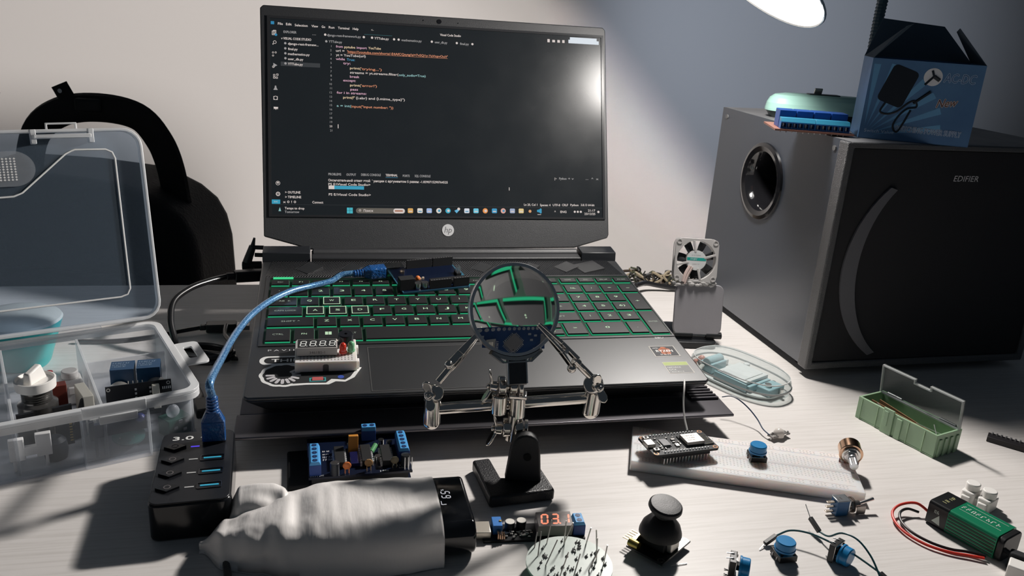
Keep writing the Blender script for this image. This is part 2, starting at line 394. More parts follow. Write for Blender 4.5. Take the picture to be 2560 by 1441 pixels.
# power light bar behind esc
B().box(12, 30, 200.2, 202.5, .3, 1.3).build('power_light', E('power_green', (.06,.75,.30), .9), lap)
# touchpad, set into the palm rest
b = B(); b.box(91.4, 205.6, 4, 68, .02, .12, 0); b.frameloop([(90.6,3.2),(206.4,3.2),(206.4,68.8),(90.6,68.8)], [(91.4,4),(205.6,4),(205.6,68),(91.4,68)], 0, .25, 1)
b.build('touchpad', [P('touchpad_black', (.012,.013,.015), .44, bump=(1200,.1,.0002), spec=1.0, coat=.8, crough=.4), P('touchpad_edge', (.09,.09,.09), .25)], lap)
# stickers on the palm rest
b = B(); b.prism([(328,40),(351,40),(351,58),(328,58)], 0, .15, 0)
b.prism([(329,41),(350,41),(350,57),(329,57)], .15, .2, 1)
for i in range(5): b.prism(circ(340+2.6*math.cos(i*1.26+.3), 49.5+3.6*math.sin(i*1.26+.3), 3.1, 9), .2, .22, 3)
b.text('RYZEN', 339.5, 47.6, 5, 2, w=15, z=.25, align='C', bold=.12); b.text('AMD', 333, 53.4, 2.4, 2, z=.25, align='C'); b.marks(334, 42.4, 10, 2, 2, .25, 4)
b.build('processor_sticker', [P('sticker_silver', (.55,.53,.5), .3, .5), P('sticker_dark', (.05,.05,.055), .4), PRINT, P('sticker_orange', (.45,.12,.04), .5)], lap, smooth=False)
b = B(); b.prism([(330,13),(352,13),(352,31),(330,31)], 0, .15, 0); b.prism([(330.4,25.5),(351.6,25.5),(351.6,30.6),(330.4,30.6)], .15, .2, 1); b.prism([(330.6,13.6),(351.4,13.6),(351.4,25.1),(330.6,25.1)], .15, .2, 2)
b.text('GEFORCE', 331.5, 21.3, 2.8, 3, z=.25); b.text('GTX', 331.5, 17.5, 3.4, 3, z=.25); b.marks(331.5, 14.7, 12, 1.5, 3, .25, 5)
b.build('graphics_sticker', [P('sticker_silver', (.55,.53,.5)), P('sticker_lime', (.40,.48,.16), .4), P('sticker_grey', (.24,.24,.24), .35), PRINT], lap, smooth=False)
B().text('B&O', 344, 71.6, 5, 0, w=8, z=.05, align='C').build('audio_mark', PRINT, lap, smooth=False)
B().text('PAVILION', 14, 66.6, 3.7, 0, z=.05, w=38, spacing=1.5).build('deck_lettering', P('deck_print', (.6,.6,.6), .5), lap, smooth=False)
b = B(); b.prism(rrect(8.5, 66, 45.5, 58.5, 6), 0, .12, 0); b.prism(rrect(12, 63, 47.6, 56.4, 4), .12, .16, 1); b.text('THINK', 17.5, 49.6, 6.2, 2, z=.2, w=30, bold=.15)
b.build('word_sticker', [PRINT, BLKM, PRINT], lap, smooth=False)
# scalloped sticker: a round petalled blob joined to two smaller blobs
def blob(g, k):
    pts = []
    for i in range(48):
        a = 2*PI*i/48; rr = 16.5-k+(.9*abs(math.sin(5.5*a)))
        pts.append((27+rr*1.02*math.cos(a), 30.5+rr*.98*math.sin(a)))
    return pts
b = B(); b.prism(blob(b,0), 0, .1, 0); b.prism([(30,14.6),(44,15.5),(60,15),(65,19),(72,18),(79,24),(85,38),(60,40),(30,38)], .0, .095, 0)
b.prism(blob(b,2.6), .1, .14, 1); b.prism([(34,17.5),(44,18),(58,17.4),(62,22.5),(66,22),(72,20.6),(76,25),(81,36),(60,38),(34,36)], .1, .135, 1)
for i in range(11):
    a = math.radians(180+i*22); b.M = TR(27+9.5*math.cos(a), 30+9*math.sin(a), .15) @ RZ(math.degrees(a)); b.prism(rrect(-3.4,3.4,-1.2,1.2,1.1,3), 0, .04, 2)
b.M = Matrix.Identity(4); b.frameloop([(46,19.5),(58,19.5),(58,25),(46,25)], [(47,20.5),(57,20.5),(57,24),(47,24)], .14, .2, 3)
b.prism([(48,21),(56,21),(56,25.8),(48,25.8)], .14, .22, 4); b.prism(circ(69,25,2.4,12), .14, .2, 5)
b.build('doodle_sticker', [PRINT, BLKM, P('sticker_petal', (.6,.58,.6), .5), P('sticker_teal', (.06,.35,.36), .5), P('sticker_pink', (.55,.12,.12), .5), P('sticker_blue', (.05,.1,.45), .5)], lap, smooth=False)
# ------------------------------------------------------------ lid, in its own tilted frame (x right, y up the lid, z towards the sitter)
th = 1.12354; LID = TR(0, 261.8, 2.94) @ frame((0,0,0), (1,0,0), (0,math.cos(th),math.sin(th)), (0,-math.sin(th),math.cos(th)))
outl = [(46,1),(320,3),(357,13.5),(358.5,17),(357,238),(354,241),(2,242.5),(-1,239.5),(0.5,14)]
b = B(); b.M = LID; b.prism(outl, -6, 0); lid = b.build('lid', BEZ, lap, bevel=1)
def mm(b): b.M = LID; return b
SCR = P('screen_dark', (.006,.007,.008), .27, em=(.0078,.0098,.0115), es=1.0, spec=.7)
sx0, sx1, sy0, sy1 = 8.2, 351.8, 35.4, 229.6
_nt = SCR.node_tree; _tc = _nt.nodes.new('ShaderNodeTexCoord'); _n = _nt.nodes.new('ShaderNodeTexNoise'); _n.inputs['Scale'].default_value = 22; _n.inputs['Detail'].default_value = 5
_mr = _nt.nodes.new('ShaderNodeMapRange'); _mr.inputs['From Min'].default_value = .35; _mr.inputs['From Max'].default_value = .7; _mr.inputs['To Min'].default_value = .25; _mr.inputs['To Max'].default_value = .30
_nt.links.new(_tc.outputs['Object'], _n.inputs['Vector']); _nt.links.new(_n.outputs['Fac'], _mr.inputs['Value']); _nt.links.new(_mr.outputs[0], _nt.nodes['Principled BSDF'].inputs['Roughness'])
scr = mm(B()).box(sx0, sx1, sy0, sy1, .02, .12).build('screen', SCR, lap, smooth=False)
b = mm(B()); b.frameloop([(sx0-2.6,sy0-2),(sx1+2.6,sy0-2),(sx1+2.6,sy1+2.4),(sx0-2.6,sy1+2.4)], [(sx0,sy0),(sx1,sy0),(sx1,sy1),(sx0,sy1)], 0, 1.1)
b.build('bezel_lip', P('bezel_lip', (.03,.031,.034), .3), lap)
b = mm(B()); b.cyl((183.4,21,0),(183.4,21,.4), 6.2, n=32, m=0); b.text('hp', 183.2, 18.4, 9, 1, w=7.6, z=.45, align='C', shear=.22)
b.build('badge', [P('badge_silver', (.7,.7,.71), .5, .0), P('badge_groove', (.2,.2,.21), .4)], lap)
b = mm(B()); b.cyl((176.5,236.3,0),(176.5,236.3,.4), 2.4, n=20); b.cyl((160,236.6,0),(160,236.6,.3), .6, n=8); b.cyl((196,235.9,0),(196,235.9,.3), .6, n=8)
b.build('webcam', P('lens_black', (.01,.01,.012), .05, coat=1), lap)
COLS = {'w': (.62,.55,.52), 'g': (.30,.29,.29), 'p': (.62,.36,.47), 'y': (.68,.52,.34), 'o': (.62,.24,.13), 'b': (.06,.26,.42), 'c': (.24,.44,.44)}
SM_ = {k: E('screen_ink_'+k, v, 1.0) for k, v in COLS.items()}; ORDER = list(COLS)
TXT=[('File', 16.0, 224.6, 4.6, 'w'), ('Edit', 23.7, 224.6, 5.4, 'w'), ('Selection', 32.1, 224.1, 12.4, 'w'), ('View', 48.3, 224.1, 6.3, 'w'), ('Go', 58.1, 224.0, 3.5, 'w'), ('Run', 65.1, 223.9, 5.5, 'w'), ('Terminal', 74.1, 223.8, 11.1, 'w'), ('Help', 88.7, 223.8, 5.6, 'w'), ('EXPLORER', 21.3, 216.8, 12.3, 'g'), ('...', 49.0, 216.3, 3.5, 'g'), ('v VISUAL CODE STUDIO', 19.0, 210.3, 28.8, 'w'), ('django-rest-framew...', 25.4, 205.3, 29.3, 'w'), ('final.py', 25.4, 200.1, 9.2, 'w'), ('mathematics.py', 25.3, 195.2, 20.8, 'w'), ('user_db.py', 25.3, 190.2, 14.6, 'w'), ('YTTube.py', 25.2, 185.2, 14.2, 'w'), ('django-rest-framework.py', 63.4, 216.0, 33.2, 'g'), ('YTTube.py', 110.2, 215.5, 14.4, 'w'), ('mathematics.py', 137.6, 215.2, 20.5, 'g'), ('user_db.py', 171.7, 215.0, 12.9, 'g'), ('final.py', 198.0, 214.8, 9.2, 'g'), ('Visual Code Studio', 177.2, 222.9, 21.7, 'w'), ('YTTube.py', 64.9, 209.6, 13.0, 'g'), ('from', 72.0, 205.1, 6.6, 'p'), ('pytube', 80.2, 205.0, 10.7, 'y'), ('import', 92.5, 205.0, 9.9, 'p'), ('YouTube', 104.0, 205.2, 12.5, 'y'), ('url =', 71.9, 200.9, 8.3, 'w'), ("'https://youtube.com/shorts/-E4AfCQsytg?si=7vSQ1y-YaVnpvOuV'", 82.9, 200.5, 101.9, 'o'), ('yt = YouTube(url)', 71.9, 196.6, 29.3, 'w'), ('while', 71.8, 192.6, 8.7, 'p'), ('True:', 82.5, 192.4, 7.9, 'b'), ('try:', 78.9, 188.6, 7.1, 'p'), ('print(', 85.5, 184.0, 10.7, 'y'), ("'trying...')", 96.6, 183.7, 20.5, 'o'), ('streams = yt.streams.filter(', 85.5, 179.6, 48.5, 'w'), ('only_audio=True)', 134.4, 179.4, 27.4, 'c'), ('break', 85.4, 175.4, 9.2, 'p'), ('except:', 78.7, 171.4, 12.3, 'p'), ('print(', 85.4, 166.8, 10.7, 'y'), ("'error!')", 96.5, 166.8, 15.6, 'o'), ('pass', 85.7, 162.6, 7.5, 'p'), ('for i in streams:', 72.3, 158.8, 29.3, 'p'), ('print(f"', 78.5, 154.2, 11.5, 'y'), ('{i.abr} and {i.mime_type}")', 91.2, 154.1, 49.0, 'w'), ('a = int(', 72.1, 145.6, 14.2, 'c'), ('input("input number: "))', 86.7, 145.4, 41.7, 'o'), ('PROBLEMS', 63.2, 76.6, 12.5, 'g'), ('OUTPUT', 80.9, 76.5, 9.5, 'g'), ('DEBUG CONSOLE', 95.5, 76.7, 19.6, 'g'), ('TERMINAL', 120.0, 76.7, 12.1, 'w'), ('PORTS', 137.4, 76.4, 6.9, 'g'), ('SQL CONSOLE', 149.6, 76.5, 16.1, 'g'), ('Окончательный ответ этой функции с аргументом 5 равен: -1.8390715290764525', 63.1, 70.5, 120.4, 'w'), ('PS E:\\Visual Code Studio>', 63.1, 66.6, 41.5, 'w'), ('PS E:\\Visual Code Studio>', 63.4, 56.3, 41.5, 'w'), ('> OUTLINE', 21.2, 57.8, 14.6, 'w'), ('> TIMELINE', 21.2, 53.1, 15.3, 'w'), ('x 0 ! 0', 19.2, 48.3, 12.3, 'w'), ('Connect', 47.3, 48.2, 10.5, 'w'), ('Temps to drop', 20.7, 42.0, 18.8, 'w'), ('Tomorrow', 20.7, 38.4, 13.8, 'g'), ('Поиск', 97.6, 40.3, 9.5, 'w'), ('Python', 303.5, 76.8, 8.0, 'g'), ('+ v', 313.3, 76.9, 6.2, 'g'), ('...  ^  x', 333.0, 77.2, 14.4, 'g'), ('Ln 20, Col 1', 264.6, 48.5, 14.4, 'w'), ('Spaces: 4', 282.0, 48.3, 11.5, 'w'), ('UTF-8', 296.1, 48.4, 8.0, 'w'), ('CRLF', 306.3, 48.6, 6.7, 'w'), ('Python', 315.6, 48.7, 9.0, 'w'), ('3.8.13 64-bit', 327.3, 48.9, 15.3, 'w'), ('ENG', 304.4, 41.3, 6.7, 'w'), ('21:17', 335.3, 43.0, 8.1, 'w'), ('23/12/25', 331.2, 39.4, 12.2, 'w')]
b = mm(B())
for t, x, y, wd, c in TXT:
    b.text(t, x, y-1.15, 3.3, ORDER.index(c), w=max(wd, 2), z=.16, bold=.06)
for n in range(21):
    b.text(str(n+1), 67.5, 205.2-n*4.235-1.1, 2.9, 0 if n == 19 else 1, z=.16, align='R')
b.box(82.9, 184.8, 198.5, 198.75, .14, .17, 4); b.box(120, 132.2, 74.2, 74.5, .14, .17, 5); b.box(72.9, 73.6, 122.8, 126.8, .14, .18, 0)
b.build('code_text', [SM_[k] for k in ORDER], scr, smooth=False)
b = mm(B())
GW = 0; 
def ringxy(x, y, r, t=.45, m=0, n=14): b.frameloop(circ(x,y,r,n), circ(x,y,r-t,n), .14, .18, m)
b.box(9.2, 12.4, 223.6, 226.6, .14, .18, 1); b.frameloop([(10.2,213),(13.2,213),(13.2,217.2),(10.2,217.2)], [(10.7,213.5),(12.7,213.5),(12.7,216.7),(10.7,216.7)], .14, .18); b.frameloop([(11.4,214),(14.2,214),(14.2,218),(11.4,218)], [(11.9,214.5),(13.7,214.5),(13.7,217.5),(11.9,217.5)], .14, .18); b.prism(circ(14,213.4,1.3,10), .18, .2, 1)
ringxy(12.8,206,1.6); b.box(10.6,11.6,203.6,204.6,.14,.18)
for dx, dy in ((-1.4,1.4),(1.2,1.6),(-1.4,-1.6)): ringxy(12.4+dx,194.3+dy,.9,.35)
b.prism([(11.2,185.4),(15,183.2),(11.2,181)], .14, .18, 2); ringxy(11.2,181.6,1.1,.4)
for dx, dy in ((0,0),(2.4,0),(0,2.4),(3,3)): b.frameloop([(11+dx,170+dy),(12.9+dx,170+dy),(12.9+dx,171.9+dy),(11+dx,171.9+dy)], [(11.4+dx,170.4+dy),(12.5+dx,170.4+dy),(12.5+dx,171.5+dy),(11.4+dx,171.5+dy)], .14, .18)
b.prism([(12.5,163),(13.7,163),(14,161),(15.2,158.8),(11,158.8),(12.2,161)], .14, .18, 2); ringxy(13,150.9,2,.45); b.box(11,15,149,149.4,.14,.18); b.box(11,11.4,149,152.6,.14,.18); b.box(14.6,15,149,152.6,.14,.18)
b.prism([(11,142),(15.4,142),(15,139.4),(14.2,140.6),(13.2,139),(12.2,140.6),(11.4,139.4)], .14, .18)
ringxy(14.4,66.7,2.1); b.prism(circ(14.4,67,.9,10), .14, .18); ringxy(14.4,56,2.1,.8); b.prism(circ(14.4,56,.6,8), .14, .18)
b.build('sidebar_icons', [SM_['w'], E('screen_azure', (.02,.20,.38)), SM_['g']], scr, smooth=False)
b = mm(B())
b.box(8.4, 16.4, 46.2, 50.4, .13, .16, 0); b.text('><', 12.2, 47.2, 3, 1, align='C', z=.2)
b.box(68.9, 98.2, 61.6, 65, .13, .16, 0); b.box(63.2, 68.9, 61.6, 65.2, .13, .16, 1)
b.box(18.3, 56.2, 182.9, 187.1, .125, .13, 2); b.box(100, 128, 218.6, 219, .13, .16, 3)
b.box(8.4, 351.6, 45.6, 45.8, .125, .14, 2)
b.prism(rrect(90,139.5,37.6,43,2.6,4), .13, .16, 4); b.prism(rrect(127.5,139,38,42.8,2.3,4), .16, .18, 1); b.box(129,137,39.6,41.2,.18,.2,5)
ringxy(94,40.6,1.1,.4,1); b.text('<-', 107, 222.6, 3, 1, z=.16)
b.box(315.3, 349.4, 221.9, 225.6, .13, .16, 6); b.box(317,347,225.2,228.4,.13,.15,6)
b.box(292,294.6,221.6,225,.13,.16,1); b.box(297.4,300.4,221.9,224.4,.13,.16,1); b.box(303,305.8,221.8,224.6,.13,.16,1); b.box(308.4,311,221.8,224.8,.13,.16,1)
for x, y in ((61.5,216),(99.6,215.7),(107.8,215.6),(130,215.2),(134.6,215.2),(168.6,215),(194.6,215),(211,214.8),(62.5,209.4),(22.8,205.3),(22.8,200.2),(22.8,195.3),(22.8,190.4),(22.8,185.3)): b.prism(circ(x,y+.2,1.2,8), .14, .18, 1 if y > 214 else 7)
b.text('I', 248.7, 63.2, 4.6, 1, z=.16, align='C', bold=.1); b.text('[>', 299.5, 75.5, 3, 1, z=.16, align='C')
b.build('editor_panels', [E('screen_cyan', (.03,.29,.44)), SM_['w'], E('screen_row', (.03,.034,.038)), E('screen_tab', (.02,.09,.10)), E('screen_search', (.10,.09,.075)), E('screen_brown', (.35,.16,.10)), E('screen_white', (.62,.68,.74)), SM_['g']], scr, smooth=False)
TB = [(83.9,(.05,.40,.48)),(144.8,(.62,.35,.10)),(154.6,(.66,.62,.58)),(164.1,(.30,.42,.66)),(174,(.66,.62,.56)),(183.6,(.03,.36,.50)),(193.2,(.10,.40,.62)),(203.3,(.60,.64,.70)),(213,(.12,.50,.66)),(222.8,(.72,.26,.06)),(232.6,(.03,.28,.50)),(242,(.66,.34,.28)),(251.9,(.30,.36,.50)),(261.4,(.66,.50,.22)),(271,(.60,.28,.10)),(281.1,(.02,.27,.45))]
for i, (x, c) in enumerate(TB):
    y = 40.3+(x-84)*.0085; b = mm(B()); r = 2.7
    if i in (4,5,9,11): b.prism(circ(x,y,r,20), .13, .18); b.prism(circ(x+.4,y,r*.5,12), .18, .2, 1)
    elif i == 14: b.prism(circ(x,y-.4,1.6,10), .13, .18); b.box(x-1,x+1,y-.2,y,.18,.2,1)
    elif i == 15: b.prism([(x-2.4,y-1),(x+1.4,y+2.8),(x+2.6,y+2.2),(x+2.6,y-2.2),(x+1.4,y-2.8),(x-2.4,y+1)], .13, .18); b.box(x-2,x+2,y-4.1,y-3.6,.13,.18,1)
    elif i == 0:
        for a in (0,1):
            for c_ in (0,1): b.box(x-2.9+a*3, x-.1+a*3, y-2.9+c_*3, y-.1+c_*3, .13, .18)
    elif i == 6: b.prism([(x-3,y),(x-.6,y-2.6),(x+2.4,y+.8),(x+.4,y+1.6)], .13, .18); b.prism(circ(x+1.6,y+1.8,1.5,10), .18, .2, 1)
    else: b.prism(rrect(x-r,x+r,y-r*.9,y+r*.9,.9,3), .13, .18); b.box(x-1.6,x+1.8,y-1.2,y-.2,.18,.2,1)
    b.build('taskbar_icon', [E('icon_%d' % i, c), SM_['w'] if i not in (2,4,7,11) else SM_['b']], scr, smooth=False)
b = mm(B())
for x in (320.4,323.8,327.2): b.prism(circ(x,41.5,1.2,8), .13, .18)
b.text('^', 298.5, 39.8, 4, 0, z=.16, align='C'); b.prism(circ(347,41.6,1.3,8), .13, .18); b.prism([(14.6,39),(17.2,39),(16,43)], .13, .18, 1)
b.build('tray_icons', [SM_['w'], SM_['c']], scr, smooth=False)
# ============================================================ laptop stand under it
STF = frame(LO, LX, Vector((-.2362,.9717,0)), (0,0,1))
st = thing('laptop_stand', 'thin black slotted laptop stand under the laptop, corner jutting out at front right', 'laptop stand', TR(LO.x, LO.y, 0) @ RZ(13.66))
PAD = P('stand_black', (.11,.105,.115), .33, .7, bump=(400,.1,.0003))
b = B(); b.hexa([(-6,-17,17.6),(376,-17,17.6),(376,16,18.6),(-6,16,18.6)], [(-6,-17,19.8),(376,-17,19.8),(376,16,20.8),(-6,16,20.8)])
b.hexa([(-4,16,18.6),(370,16,18.6),(368,250,38),(-4,250,38)], [(-4,16,20.8),(370,16,20.8),(368,250,40.5),(-4,250,40.5)])
b.build('plate', PAD, st, bevel=.6)
b = B()
for i in range(7): b.box(350, 374-i*.6, 8+i*4.2, 10.2+i*4.2, 19.6+i*.35, 22.6+i*.38)
b.build('slat_grille', PAD, st)
b = B(); b.box(-4, 340, 22, 34, .2, 18); b.build('front_rail', BLKM, st, bevel=1)
b = B(); b.box(0, 350, 225, 240, .2, 35); b.build('rear_rail', BLKM, st, bevel=1)
# ============================================================ speaker
SPO = Vector((282.4, 724.7, 0)); SPF = TR(SPO.x, SPO.y, 0) @ RZ(14.75)     # x along the front, y to the back
sp = thing('speaker', 'big black subwoofer speaker box standing on the right of the desk', 'speaker', SPF)
SIDE = P('speaker_vinyl', (.060,.072,.095), .40, bump=(1500,.35,.0004), spec=.8, coat=.8, crough=.3)
SW, SD, SH = 250, 240, 224
b = B(); b.box(4, SW, 14, SD, 8, SH)
del b.f[5]; del b.mi[5]           # left face is a plate with the port opening
cy_, cz_ = 136, 161; angs = sorted([2*PI*i/48 for i in range(48)]+[math.atan2(z-cz_, y-cy_) % (2*PI) for y in (14,SD) for z in (8,SH)]); oo = []; ii = []
for a in angs:
    c_, s_ = math.cos(a), math.sin(a); k_ = min((SD-cy_)/c_ if c_ > 1e-6 else 1e9, (14-cy_)/c_ if c_ < -1e-6 else 1e9, (SH-cz_)/s_ if s_ > 1e-6 else 1e9, (8-cz_)/s_ if s_ < -1e-6 else 1e9)
    oo.append((4, cy_+k_*c_, cz_+k_*s_)); ii.append((4, cy_+36*c_, cz_+36*s_))
n_ = len(oo); b.add(oo+ii, [(i, n_+i, n_+(i+1)%n_, (i+1)%n_) for i in range(n_)])
b.build('cabinet', SIDE, sp)
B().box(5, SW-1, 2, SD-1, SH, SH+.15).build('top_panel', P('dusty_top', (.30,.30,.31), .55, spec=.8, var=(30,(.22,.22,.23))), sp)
b = B(); b.frameloop([(0,8),(SW,8),(SW,SH),(0,SH)], [(7,15),(SW-7,15),(SW-7,SH-5),(7,SH-5)], -14, 0); b.v = [Vector((v.x, -v.z, v.y)) for v in b.v]; b.f = [f[::-1] for f in b.f]
b.build('front_frame', P('frame_speckle', (.10,.10,.105), .28, bump=(1400,1.0,.0008), spec=1.0), sp, bevel=1.5)
B().box(7, SW-7, 2.5, 10, 15, SH-5).build('grille', P('grille_cloth', (.026,.026,.029), .85, bump=(1300,.4,.0004)), sp, bevel=1)
b = B(); outer = []; inner = []
for i in range(25):
    a = math.radians(133+i*(236-133)/24); t = i/24; wd = 6+8*math.sin(PI*t)
    outer.append((124+105*math.cos(a), 108+105*math.sin(a))); inner.append((124+wd+105*math.cos(a)*.985, 108+105*math.sin(a)*.97))
b.prism(outer+inner[::-1], -2.5, -.5); b.v = [Vector((v.x, -v.z-.5, v.y)) for v in b.v]; b.f = [f[::-1] for f in b.f]
b.build('arc_trim', P('arc_grey', (.15,.15,.165), .45), sp)
b = B(); b.M = TR(118, 2.2, 191) @ RX(90); b.text('EDIFIER', 0, 0, 7.6, 0, w=27, shear=.12, z=.1)
b.build('speaker_lettering', P('letter_grey', (.8,.8,.8), .4), sp, smooth=False)
# bass port on the left side
b = B(); b.M = TR(4, 136, 161) @ RY(-90)
b.lathe([(40,0),(39.5,2.2),(36,3.2),(31,1.5),(27.5,-3),(26,-9),(25,-24),(24,-40),(0,-42)], n=40)
b.build('bass_port', P('port_gloss', (.012,.012,.014), .10, coat=.6), sp)
b = B(); b.cyl((2.8,228,215),(4.2,228,215), 2.4, n=10); b.cyl((2.8,24,215),(4.2,24,215), 2.4, n=10)
b.build('screw_cap', P('screw_grey', (.2,.2,.2), .3), sp)
for x, y in ((25,35),(SW-25,35),(25,SD-25),(SW-25,SD-25)): B().cyl((x,y,0),(x,y,8), 11, n=18).build('foot', RUB, sp)
# ============================================================ things on the speaker
ZT = SH+.2
# mint soap-dish-like case
ds = thing('oval_case', 'pale mint rounded plastic case with dark base lying on top of speaker', 'case', TR(311, 892, ZT) @ RZ(2))
b = B(); N = 12
def sup(hx, hy, z, n=36, e=2.6): return [(hx*abs(math.cos(t))**(2/e)*(1 if math.cos(t)>=0 else -1), hy*abs(math.sin(t))**(2/e)*(1 if math.sin(t)>=0 else -1)) for t in [2*PI*i/n for i in range(n)]]
prof = [(58,22,7),(58,22,9),(57,21,15),(54.5,19,20),(50,16,23.4),(40,11,25)]
for (a0,b0,z0),(a1,b1,z1) in zip(prof, prof[1:]): b.taper(sup(a0,b0,0), z0, sup(a1,b1,0), z1, 0, (False, z1 == 25))
b.build('shell', P('mint_plastic', (.50,.84,.74), .35), ds)
b = B(); b.taper(sup(52,19,0), .2, sup(57,21,0), 7, 0); b.build('base', P('case_base_dark', (.05,.07,.07), .4), ds)
b = B(); b.hexa([(-16,-6,24.6),(16,-6,24.6),(16,4,24.6),(-16,4,24.6)], [(-16,-6,26),(16,-6,26),(16,4,26),(-16,4,26)]); b.build('top_slot', P('case_base_dark', (.05,.07,.07)), ds)
b = B(); b.M = TR(-6, 0, 26) @ RX(20); b.box(-4, 4, -1, 1, 0, 6); b.build('metal_tab', SILVER, ds, bevel=.4)
# relay board with twelve screw terminals
rb = thing('relay_board', 'blue terminal relay board with twelve openings, on speaker before mint case', 'circuit board', TR(231, 758, ZT+1.7) @ RZ(-4))
b = B(); b.box(-4, 66, 0, 52, 0, 1.6); b.build('board', P('pcb_reddish', (.42,.20,.15), .5), rb)
b = B()
for i in range(12): b.box(1.6+i*5.1, 2.4+i*5.1, 5, 5.8, -1.7, 0)
b.build('solder_pin', TIN, rb)
for h in range(2):
    b = B(); x0 = 1+h*30.6; x1 = x0+30.3
    b.box(x0, x1, 3, 11, 1.6, 3.2, 0); b.box(x0, x1, 9, 11.5, 1.6, 10, 0); b.box(x0, x1, 2, 11.5, 7, 8, 0)
    for i in range(7): b.box(x0+i*5.0-.05, x0+i*5.0+.75-.4, 2, 9.5, 1.6, 7.5, 0)
    b.hexa([(x0,2,8),(x1,2,8),(x1,11.5,8),(x0,11.5,8)], [(x0,5,11.5),(x1,5,11.5),(x1,11.5,11.5),(x0,11.5,11.5)], 1)
    t = b.build('terminal_block', [BLUE, P('terminal_top_blue', (.05,.34,.55), .35)], rb, bevel=.25)
    for i in range(6): B().cyl((x0+2.6+i*5, 6, 3.2), (x0+2.6+i*5, 6, 6.6), 1.5, n=10).build('screw', TIN, t)
for i in range(4): 
    b = B(); x0 = 1.2+i*15.4; b.box(x0, x0+14.6, 14, 32, 1.6, 17.2, 0); b.build('relay', P('relay_blue', (.02,.10,.42), .35), rb, bevel=.4)
# cardboard AC-DC box
BXF = TR(303, 760, ZT) @ RZ(-12)
ab = thing('adapter_box', 'blue open-topped cardboard power adapter box lettered AC-DC, standing on speaker', 'box', BXF)
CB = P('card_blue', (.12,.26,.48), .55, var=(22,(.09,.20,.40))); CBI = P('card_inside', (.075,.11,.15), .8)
BW, BD, BH = 92, 48, 70; b = B(); lean = 0
def wall4(b, pts, th, n, m0, m1): pass
b.box(0, BW, 0, .6, 0, BH, 0); b.box(0, BW, BD-.6, BD, 0, BH, 0); b.box(0, .6, .6, BD-.6, 0, BH, 0); b.box(BW-.6, BW, .6, BD-.6, 0, BH, 0); b.box(0, BW, 0, BD, 0, .6, 0)
b.build('carton', CB, ab)
b = B(); b.hexa([(0,BD-.6,BH),(BW,BD-.6,BH),(BW,BD,BH),(0,BD,BH)], [(12,BD+12,BH+34),(BW-26,BD+12,BH+30),(BW-26,BD+12.6,BH+30),(12,BD+12.6,BH+34)])
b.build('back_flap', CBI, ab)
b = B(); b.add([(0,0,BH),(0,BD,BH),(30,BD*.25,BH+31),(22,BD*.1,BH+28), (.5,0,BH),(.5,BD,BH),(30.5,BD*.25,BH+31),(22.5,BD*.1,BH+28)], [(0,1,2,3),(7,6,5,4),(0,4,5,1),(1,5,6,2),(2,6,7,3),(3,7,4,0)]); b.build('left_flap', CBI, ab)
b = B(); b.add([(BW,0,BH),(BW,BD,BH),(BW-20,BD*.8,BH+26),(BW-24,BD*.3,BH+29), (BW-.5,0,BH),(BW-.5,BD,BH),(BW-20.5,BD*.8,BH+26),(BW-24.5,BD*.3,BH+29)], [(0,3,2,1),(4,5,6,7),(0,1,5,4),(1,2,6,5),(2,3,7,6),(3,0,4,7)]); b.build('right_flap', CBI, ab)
b = B(); b.M = TR(0, -.12, 0) @ RX(90)
for i in range(7):   # pale rays fanning from lower left
    a = math.radians(8+i*13); c, s_ = math.cos(a), math.sin(a); c2, s2 = math.cos(a+.09), math.sin(a+.09); L = min(64/max(c,.01), 62/max(s_,.01), 66)
    b.add([(3+8*c,3+8*s_,0),(3+L*c,3+L*s_,0),(3+L*c2,3+L*s2,0)], [(0,1,2)], 4)
b.prism([(25+x*.95+y*.31, 47-x*.31+y*.95) for x, y in rrect(-12,11,-16,17,4)], .02, .06, 0)
b.tube([(17,33,.1),(14,25,.1),(20,23,.1),(28,26,.1),(36,34,.1),(41,36,.1),(43,31,.1),(36,29,.1),(30,22,.1),(27,13,.1),(31,8,.1),(35,16,.1),(39,28,.1)], .9, n=5, m=0, smooth=5)
b.tube([(40,34,.1),(52,45,.1)], 1.3, n=5, m=0)
b.prism(circ(51.5,57.5,7.6,28), .06, .1, 1); b.tube([(46,50.5,.2),(52,58,.2),(50,63,.2)], 1.0, n=5, m=0); b.tube([(52,58,.2),(57,55,.2)], 1.8, n=5, m=0)
b.text('AC-DC', 60.5, 54, 11, 2, w=25, z=.08, shear=.1, bold=.35); b.text('AC-DC', 60.5, 54, 11, 3, w=25, z=.12, shear=.1)
b.text('New', 59, 32, 10, 5, w=16, z=.1, shear=.35, rot=8, bold=.35); b.text('New', 59, 32, 10, 6, w=16, z=.14, shear=.35, rot=8)
b.text('SWITCHING POWER SUPPLY', 29, 9, 7, 2, w=55, z=.26, bold=.3, rot=-1); b.text('SWITCHING POWER SUPPLY', 29, 9, 7, 3, w=55, z=.30, rot=-1)
b.text('Switch Value', 4, 6, 4, 2, w=25, z=.06)
b.build('front_print', [P('print_dark', (.012,.018,.028), .5), P('print_pale', (.95,.95,.98), .6), P('print_outline', (.60,.72,.85), .6), P('print_navy', (.07,.16,.33), .6), P('print_ray', (.17,.42,.70), .6), P('print_cream', (.95,.75,.6), .6), P('print_maroon', (.10,.05,.06), .6)], ab, smooth=False)
